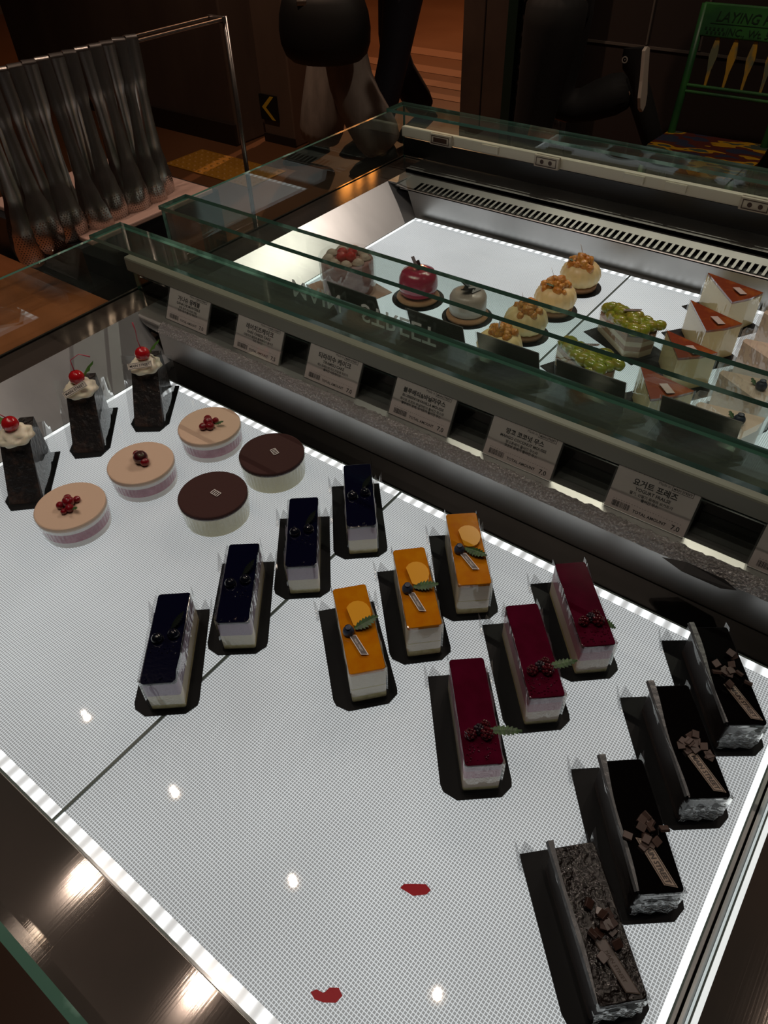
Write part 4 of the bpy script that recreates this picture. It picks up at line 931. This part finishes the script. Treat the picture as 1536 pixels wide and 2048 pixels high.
# ------------------------------------------------------------------ green painted chair
GRN = mat('green_paint', (.035, .16, .035), .45, noise=((6, 6, 6), (.02, .09, .03), .4, .6))
t = thing('painted_chair', 'green painted chair with LAYING PEL lettering and a multicoloured seat', 'chair', (-.855, 3.40, FL), .03)
CW = .19; zt = .90
for s in (-1, 1):
    MB().tube([(s * CW, .02, 0), (s * CW, -.01, .45), (s * CW, .02, .62), (s * CW, .06, zt)], [.014, .016, .015, .014], 12).build('back_post', GRN, t, smooth=True)
    MB().tube([(s * (CW - .01), -.40, 0), (s * (CW - .02), -.37, .43)], [.013, .016], 12).build('leg', GRN, t, smooth=True)
g = MB(); rows = []
P = [(-CW - .015, .015), (-CW - .03, -.20), (-CW - .01, -.36), (-CW + .04, -.40), (CW - .04, -.40), (CW + .01, -.36), (CW + .03, -.20), (CW + .015, .015)]
SEAT = mat('painted_seat', (.30, .14, .02), .45)
nt = SEAT.node_tree; N = nt.nodes; L = nt.links; tc = N.new('ShaderNodeTexCoord'); mp = N.new('ShaderNodeMapping'); mp.inputs['Scale'].default_value = (5, 11, 5); mp.inputs['Rotation'].default_value = (0, 0, .5); L.new(tc.outputs['Object'], mp.inputs[0])
nz = N.new('ShaderNodeTexNoise'); nz.inputs['Scale'].default_value = 1.2; nz.inputs['Detail'].default_value = 2; L.new(mp.outputs[0], nz.inputs[0])
cr = N.new('ShaderNodeValToRGB'); cr.color_ramp.interpolation = 'CONSTANT'; el = cr.color_ramp.elements
el[0].position = 0; el[0].color = (.03, .035, .07, 1); el[1].position = .42; el[1].color = (.10, .02, .015, 1)
for p_, c_ in ((.52, (.50, .26, .01, 1)), (.60, (.06, .08, .06, 1)), (.68, (.20, .05, .02, 1))): e = el.new(p_); e.color = c_
L.new(nz.outputs[0], cr.inputs[0]); L.new(cr.outputs[0], N['Principled BSDF'].inputs['Base Color'])
g.prism(P, .43, .455); g.build('seat', SEAT, t, bevel=.008, bseg=3)
def rail(name, z0, z1, y, th, m=GRN):
    g = MB(); g.M = Matrix.Translation((0, y, z0)) @ Matrix.Rotation(-.14, 4, 'X'); g.box(-CW - .005, CW + .005, -th, th, 0, z1 - z0); return g.build(name, m, t, bevel=.006, bseg=3)
tr_ = rail('top_rail', .795, .905, .045, .011)
rail('middle_rail', .600, .612, .018, .010); rail('middle_rail', .622, .634, .021, .010)
T = Matrix.Translation((0, .031, .795)) @ Matrix.Rotation(PI / 2 - .14 * -1 * -1, 4, 'X')
T = Matrix.Translation((0, .0325, .795)) @ Matrix.Rotation(-.14, 4, 'X') @ Matrix.Rotation(PI / 2, 4, 'X')
g = MB(); text_mb(g, 'LAYING PELLETS', .046, T @ Matrix.Translation((-.135, .055, 0)), 0, 'LEFT', .0004, .25); text_mb(g, 'INC., Wt. 50 lbs.', .034, T @ Matrix.Translation((-.085, .012, 0)), 0, 'LEFT', .0003, .15)
for k in range(5): rect(g, -.165 + k * .016, -.157 + k * .016, .025, .034, T); rect(g, -.157 + k * .016, -.149 + k * .016, .012, .021, T)
rect(g, -.15, .18, .046, .048, T)
g.build('lettering', mat('dark_green_print', (.008, .03, .012), .5), tr_)
YP = mat('yellow_spindle', (.50, .28, .03), .5, noise=((20, 20, 12), (.16, .17, .10), .45, .6))
for k in range(4):
    x = -.108 + k * .072; g = MB(); pts = [(.0045, 0), (.007, .05), (.016, .10), (.013, .125), (.006, .165)]
    v = []
    for wd, z in pts: v += [(x - wd, .0245 + z * .14 - .004, .634 + z), (x + wd, .0245 + z * .14 - .004, .634 + z), (x + wd, .0245 + z * .14 + .004, .634 + z), (x - wd, .0245 + z * .14 + .004, .634 + z)]
    f = [(3, 2, 1, 0), (16, 17, 18, 19)]
    for j in range(4):
        for q in range(4): f.append((j * 4 + q, j * 4 + (q + 1) % 4, (j + 1) * 4 + (q + 1) % 4, (j + 1) * 4 + q))
    g.add(v, f); g.build('spindle', YP, t)

# ------------------------------------------------------------------ people
SKIN = mat('skin', (.35, .20, .14), .5)
def person(name_label, loc, rz, pose, body_m, trousers_m, shoe_m, flare=1.0):
    t = thing('person', name_label, 'person', loc, rz)
    edges = []; V = []; Rr = []
    def add(p, r, par=None):
        V.append(p); Rr.append(r)
        if par is not None: edges.append((par, len(V) - 1))
        return len(V) - 1
    pelvis = add((0, 0, .90), .14)
    sp1 = add((0, .0, 1.08), .125, pelvis); sp2 = add((0, .0, 1.28), .15, sp1); sp3 = add((0, .0, 1.42), .10, sp2); nk = add((0, .0, 1.50), .05, sp3); hd = add((0, .01, 1.58), .075, nk); h2 = add((0, .01, 1.68), .085, hd); h3 = add((0, 0, 1.74), .05, h2)
    for s, (kn, an, toe) in ((-1, pose[0]), (1, pose[1])):
        hp = add((s * .09, 0, .84), .10, pelvis); k = add(kn, .062, hp); cf = add(((kn[0] * 2 + an[0]) / 3, (kn[1] * 2 + an[1]) / 3, (kn[2] * 2 + an[2]) / 3 - .02), .058, k); a = add(an, .038, cf); add(toe, .032, a)
    for s, (el_, wr) in ((-1, pose[2]), (1, pose[3])):
        sh = add((s * .17, 0, 1.38), .06, sp3); e_ = add(el_, .043, sh); w_ = add(wr, .028, e_)
        d = (Vector(wr) - Vector(el_)).normalized(); pm = add(tuple(Vector(wr) + d * .05), .03, w_)
        sd = d.orthogonal().normalized()
        for q in range(4): f1 = add(tuple(Vector(wr) + d * (.09 + .004 * (q in (1, 2))) + sd * (-.021 + q * .014)), .009, pm); add(tuple(Vector(wr) + d * (.125 + .008 * (q in (1, 2))) + sd * (-.021 + q * .014) + Vector((0, .012, 0))), .007, f1)
        th = add(tuple(Vector(wr) + d * .04 - sd * .036), .010, pm); add(tuple(Vector(wr) + d * .07 - sd * .046), .008, th)
    me = bpy.data.meshes.new('body'); me.from_pydata(V, edges, []); me.update()
    o = bpy.data.objects.new('body', me); COL.objects.link(o)
    o.modifiers.new('skin', 'SKIN'); 
    for i, r in enumerate(Rr): me.skin_vertices[0].data[i].radius = (r, r)
    me.skin_vertices[0].data[0].use_root = True
    o.modifiers.new('sub', 'SUBSURF').levels = 1
    dg = bpy.context.evaluated_depsgraph_get(); dg.update(); m2 = bpy.data.meshes.new_from_object(o.evaluated_get(dg)); bpy.data.objects.remove(o)
    m2.materials.clear(); m2.materials.append(SKIN); m2.polygons.foreach_set('use_smooth', [True] * len(m2.polygons)); b = bpy.data.objects.new('body', m2); COL.objects.link(b); b.parent = t
    g = MB()   # jacket: torso and sleeves
    g.lathe([(.165, .80), (.168, .95), (.16, 1.1), (.178, 1.30), (.15, 1.42), (.075, 1.49)], 28, (0, 0, 0), 0, lambda a, j, z: .72 / math.hypot(.72 * math.cos(a), math.sin(a)))
    for s, (el_, wr) in ((-1, pose[2]), (1, pose[3])): g.tube([(s * .13, 0, 1.40), (s * .19, 0, 1.34), el_, wr], [.07, .07, .058, .045], 14)
    g.build('jacket', body_m, t, smooth=True, sub=1)
    for s, (kn, an, toe) in ((-1, pose[0]), (1, pose[1])):
        kn, an, toe = Vector(kn), Vector(an), Vector(toe); hp = Vector((s * .085, 0, .88))
        g = MB(); ae = an + (kn - an) * .02
        g.tube([hp + Vector((0, 0, .10)), hp, hp * .5 + kn * .5, kn, kn * .5 + ae * .5, ae], [.12, .125, .098 * (1 + .2 * (flare - 1)), .078 * flare, .082 * flare, .086 * flare], 20)
        g.build('trouser_leg', trousers_m, t, smooth=True, sub=1)
        d = (toe - an); d.normalize(); up = Vector((0, 0, 1)) if abs(d.z) < .8 else Vector((0, 1, 0))
        sh = MB(); q = an - d * .05
        sh.tube([q + Vector((0, 0, 0)), an + d * .03, an + d * .10, toe + d * .05, toe + d * .10], [.040, .048, .046, .044, .024], 14); so = sh.build('shoe', shoe_m, t, smooth=True)
    return t
DENIM = mat('washed_grey_denim', (.30, .265, .24), .8, noise=((14, 14, 5), (.20, .175, .16), .4, .65))
NAVYT = mat('navy_trousers', (.008, .010, .022), .7)
DK = mat('black_jacket', (.006, .006, .007), .6)
p1 = person('person walking away in wide pale grey jeans and a dark jacket', (-2.80, 3.34, FL), 2.2,
            [((-.09, -.02, .46), (-.10, -.22, .10), (-.10, -.10, .04)), ((.09, .10, .46), (.10, .18, .08), (.10, .30, .03)), ((-.26, -.05, 1.12), (-.28, .08, .90)), ((.26, .05, 1.12), (.30, .15, .92))], DK, DENIM, DK, 1.55)
p2 = person('person walking in dark navy trousers and a black coat beside the corridor', (-2.78, 3.85, FL), 2.4,
            [((-.09, .08, .46), (-.09, .20, .09), (-.09, .32, .03)), ((.09, .06, .46), (.09, -.16, .12), (.09, -.06, .05)), ((-.26, -.05, 1.12), (-.28, .1, .9)), ((.26, .05, 1.12), (.30, .12, .9))], DK, NAVYT, DK, 1.05)
# handbag carried by the first person
t = thing('handbag', 'large black handbag hanging beside the pale grey jeans', 'bag', (-2.64, 3.02, FL + .60), .55)
g = MB(); g.lathe([(.13, 0), (.21, .03), (.23, .15), (.20, .27), (.15, .31)], 28, (0, 0, 0), 0, lambda a, j, z: .62 / math.hypot(.62 * math.cos(a), math.sin(a))); g.build('bag_body', mat('black_leather', (.003, .003, .003), .6), t, smooth=True, sub=1)
MB().tube([(-.10, 0, .28), (-.09, 0, .42), (0, 0, .50), (.09, 0, .42), (.10, 0, .28)], .008, 8).build('strap', mat('black_leather', (.004, .004, .004), .35), t, smooth=True)
MB().box(-.10, -.055, -.115, -.105, .255, .275).build('metal_buckle', mat('pale_metal', (.7, .62, .55), .3, 1), t, bevel=.003)
# seated-side person in black, rear foot lifted in a canvas shoe
BT = mat('black_trousers', (.006, .0055, .006), .8)
p3 = person('person in black walking past the tiled wall, rear heel lifted', (-1.50, 3.12, FL), PI / 2 + .3,
            [((-.08, .05, .47), (-.08, .06, .14), (-.08, .17, .05)), ((.10, -.02, .50), (.10, -.34, .62), (.10, -.42, .47)), ((-.24, .02, 1.14), (-.10, .24, 1.30)), ((.24, .02, 1.14), (.10, .24, 1.30))], mat('black_coat', (.005, .0045, .005), .8), BT, BT, 1.0)

def canvas_shoe(loc, rot, lab):
    t = thing('canvas_shoe', lab, 'shoe', loc, 0); t.rotation_euler = rot
    # local: x along the sole (heel 0 to toe .27), z up from sole
    out = [(0, -.030), (.06, -.032), (.13, -.034), (.20, -.044), (.25, -.032), (.272, 0), (.25, .032), (.20, .044), (.13, .034), (.06, .032), (0, .030), (-.012, 0)]
    t.scale = (.76, .76, .76); MB().prism(out, 0, .016).build('sole', mat('rubber_white', (.55, .48, .42), .5), t, bevel=.003)
    g = MB(); rows = []
    for k, (x, w_, h_) in enumerate(((-.008, .024, .12), (.03, .03, .125), (.08, .031, .12), (.12, .032, .085), (.17, .037, .062), (.22, .036, .045), (.262, .012, .025))):
        rows.append([(x, w_ * math.cos(a), .016 + (h_ - .016) * math.sin(a)) for a in [PI * q / 10 for q in range(11)]])
    g.sheet(rows); g.add([r for r in rows[0]], [tuple(range(11))]); g.build('upper', mat('black_canvas', (.008, .007, .008), .7), t, smooth=True)
    g = MB(); g.M = Matrix.Translation((.035, .0315, .098)) @ Matrix.Rotation(-PI / 2, 4, 'X'); g.lathe([(.010, 0), (.015, 0), (.015, .002), (.010, .002)], 20, cap=False); g.lathe([(.003, 0), (.003, .002)], 5); g.build('ankle_patch', mat('patch_white', (.5, .47, .43), .5), t)
    return t
canvas_shoe((-1.085, 3.02, -.030), (0, math.radians(98), PI), 'black canvas high-top shoe with white sole, toe pointing down beside the chair')
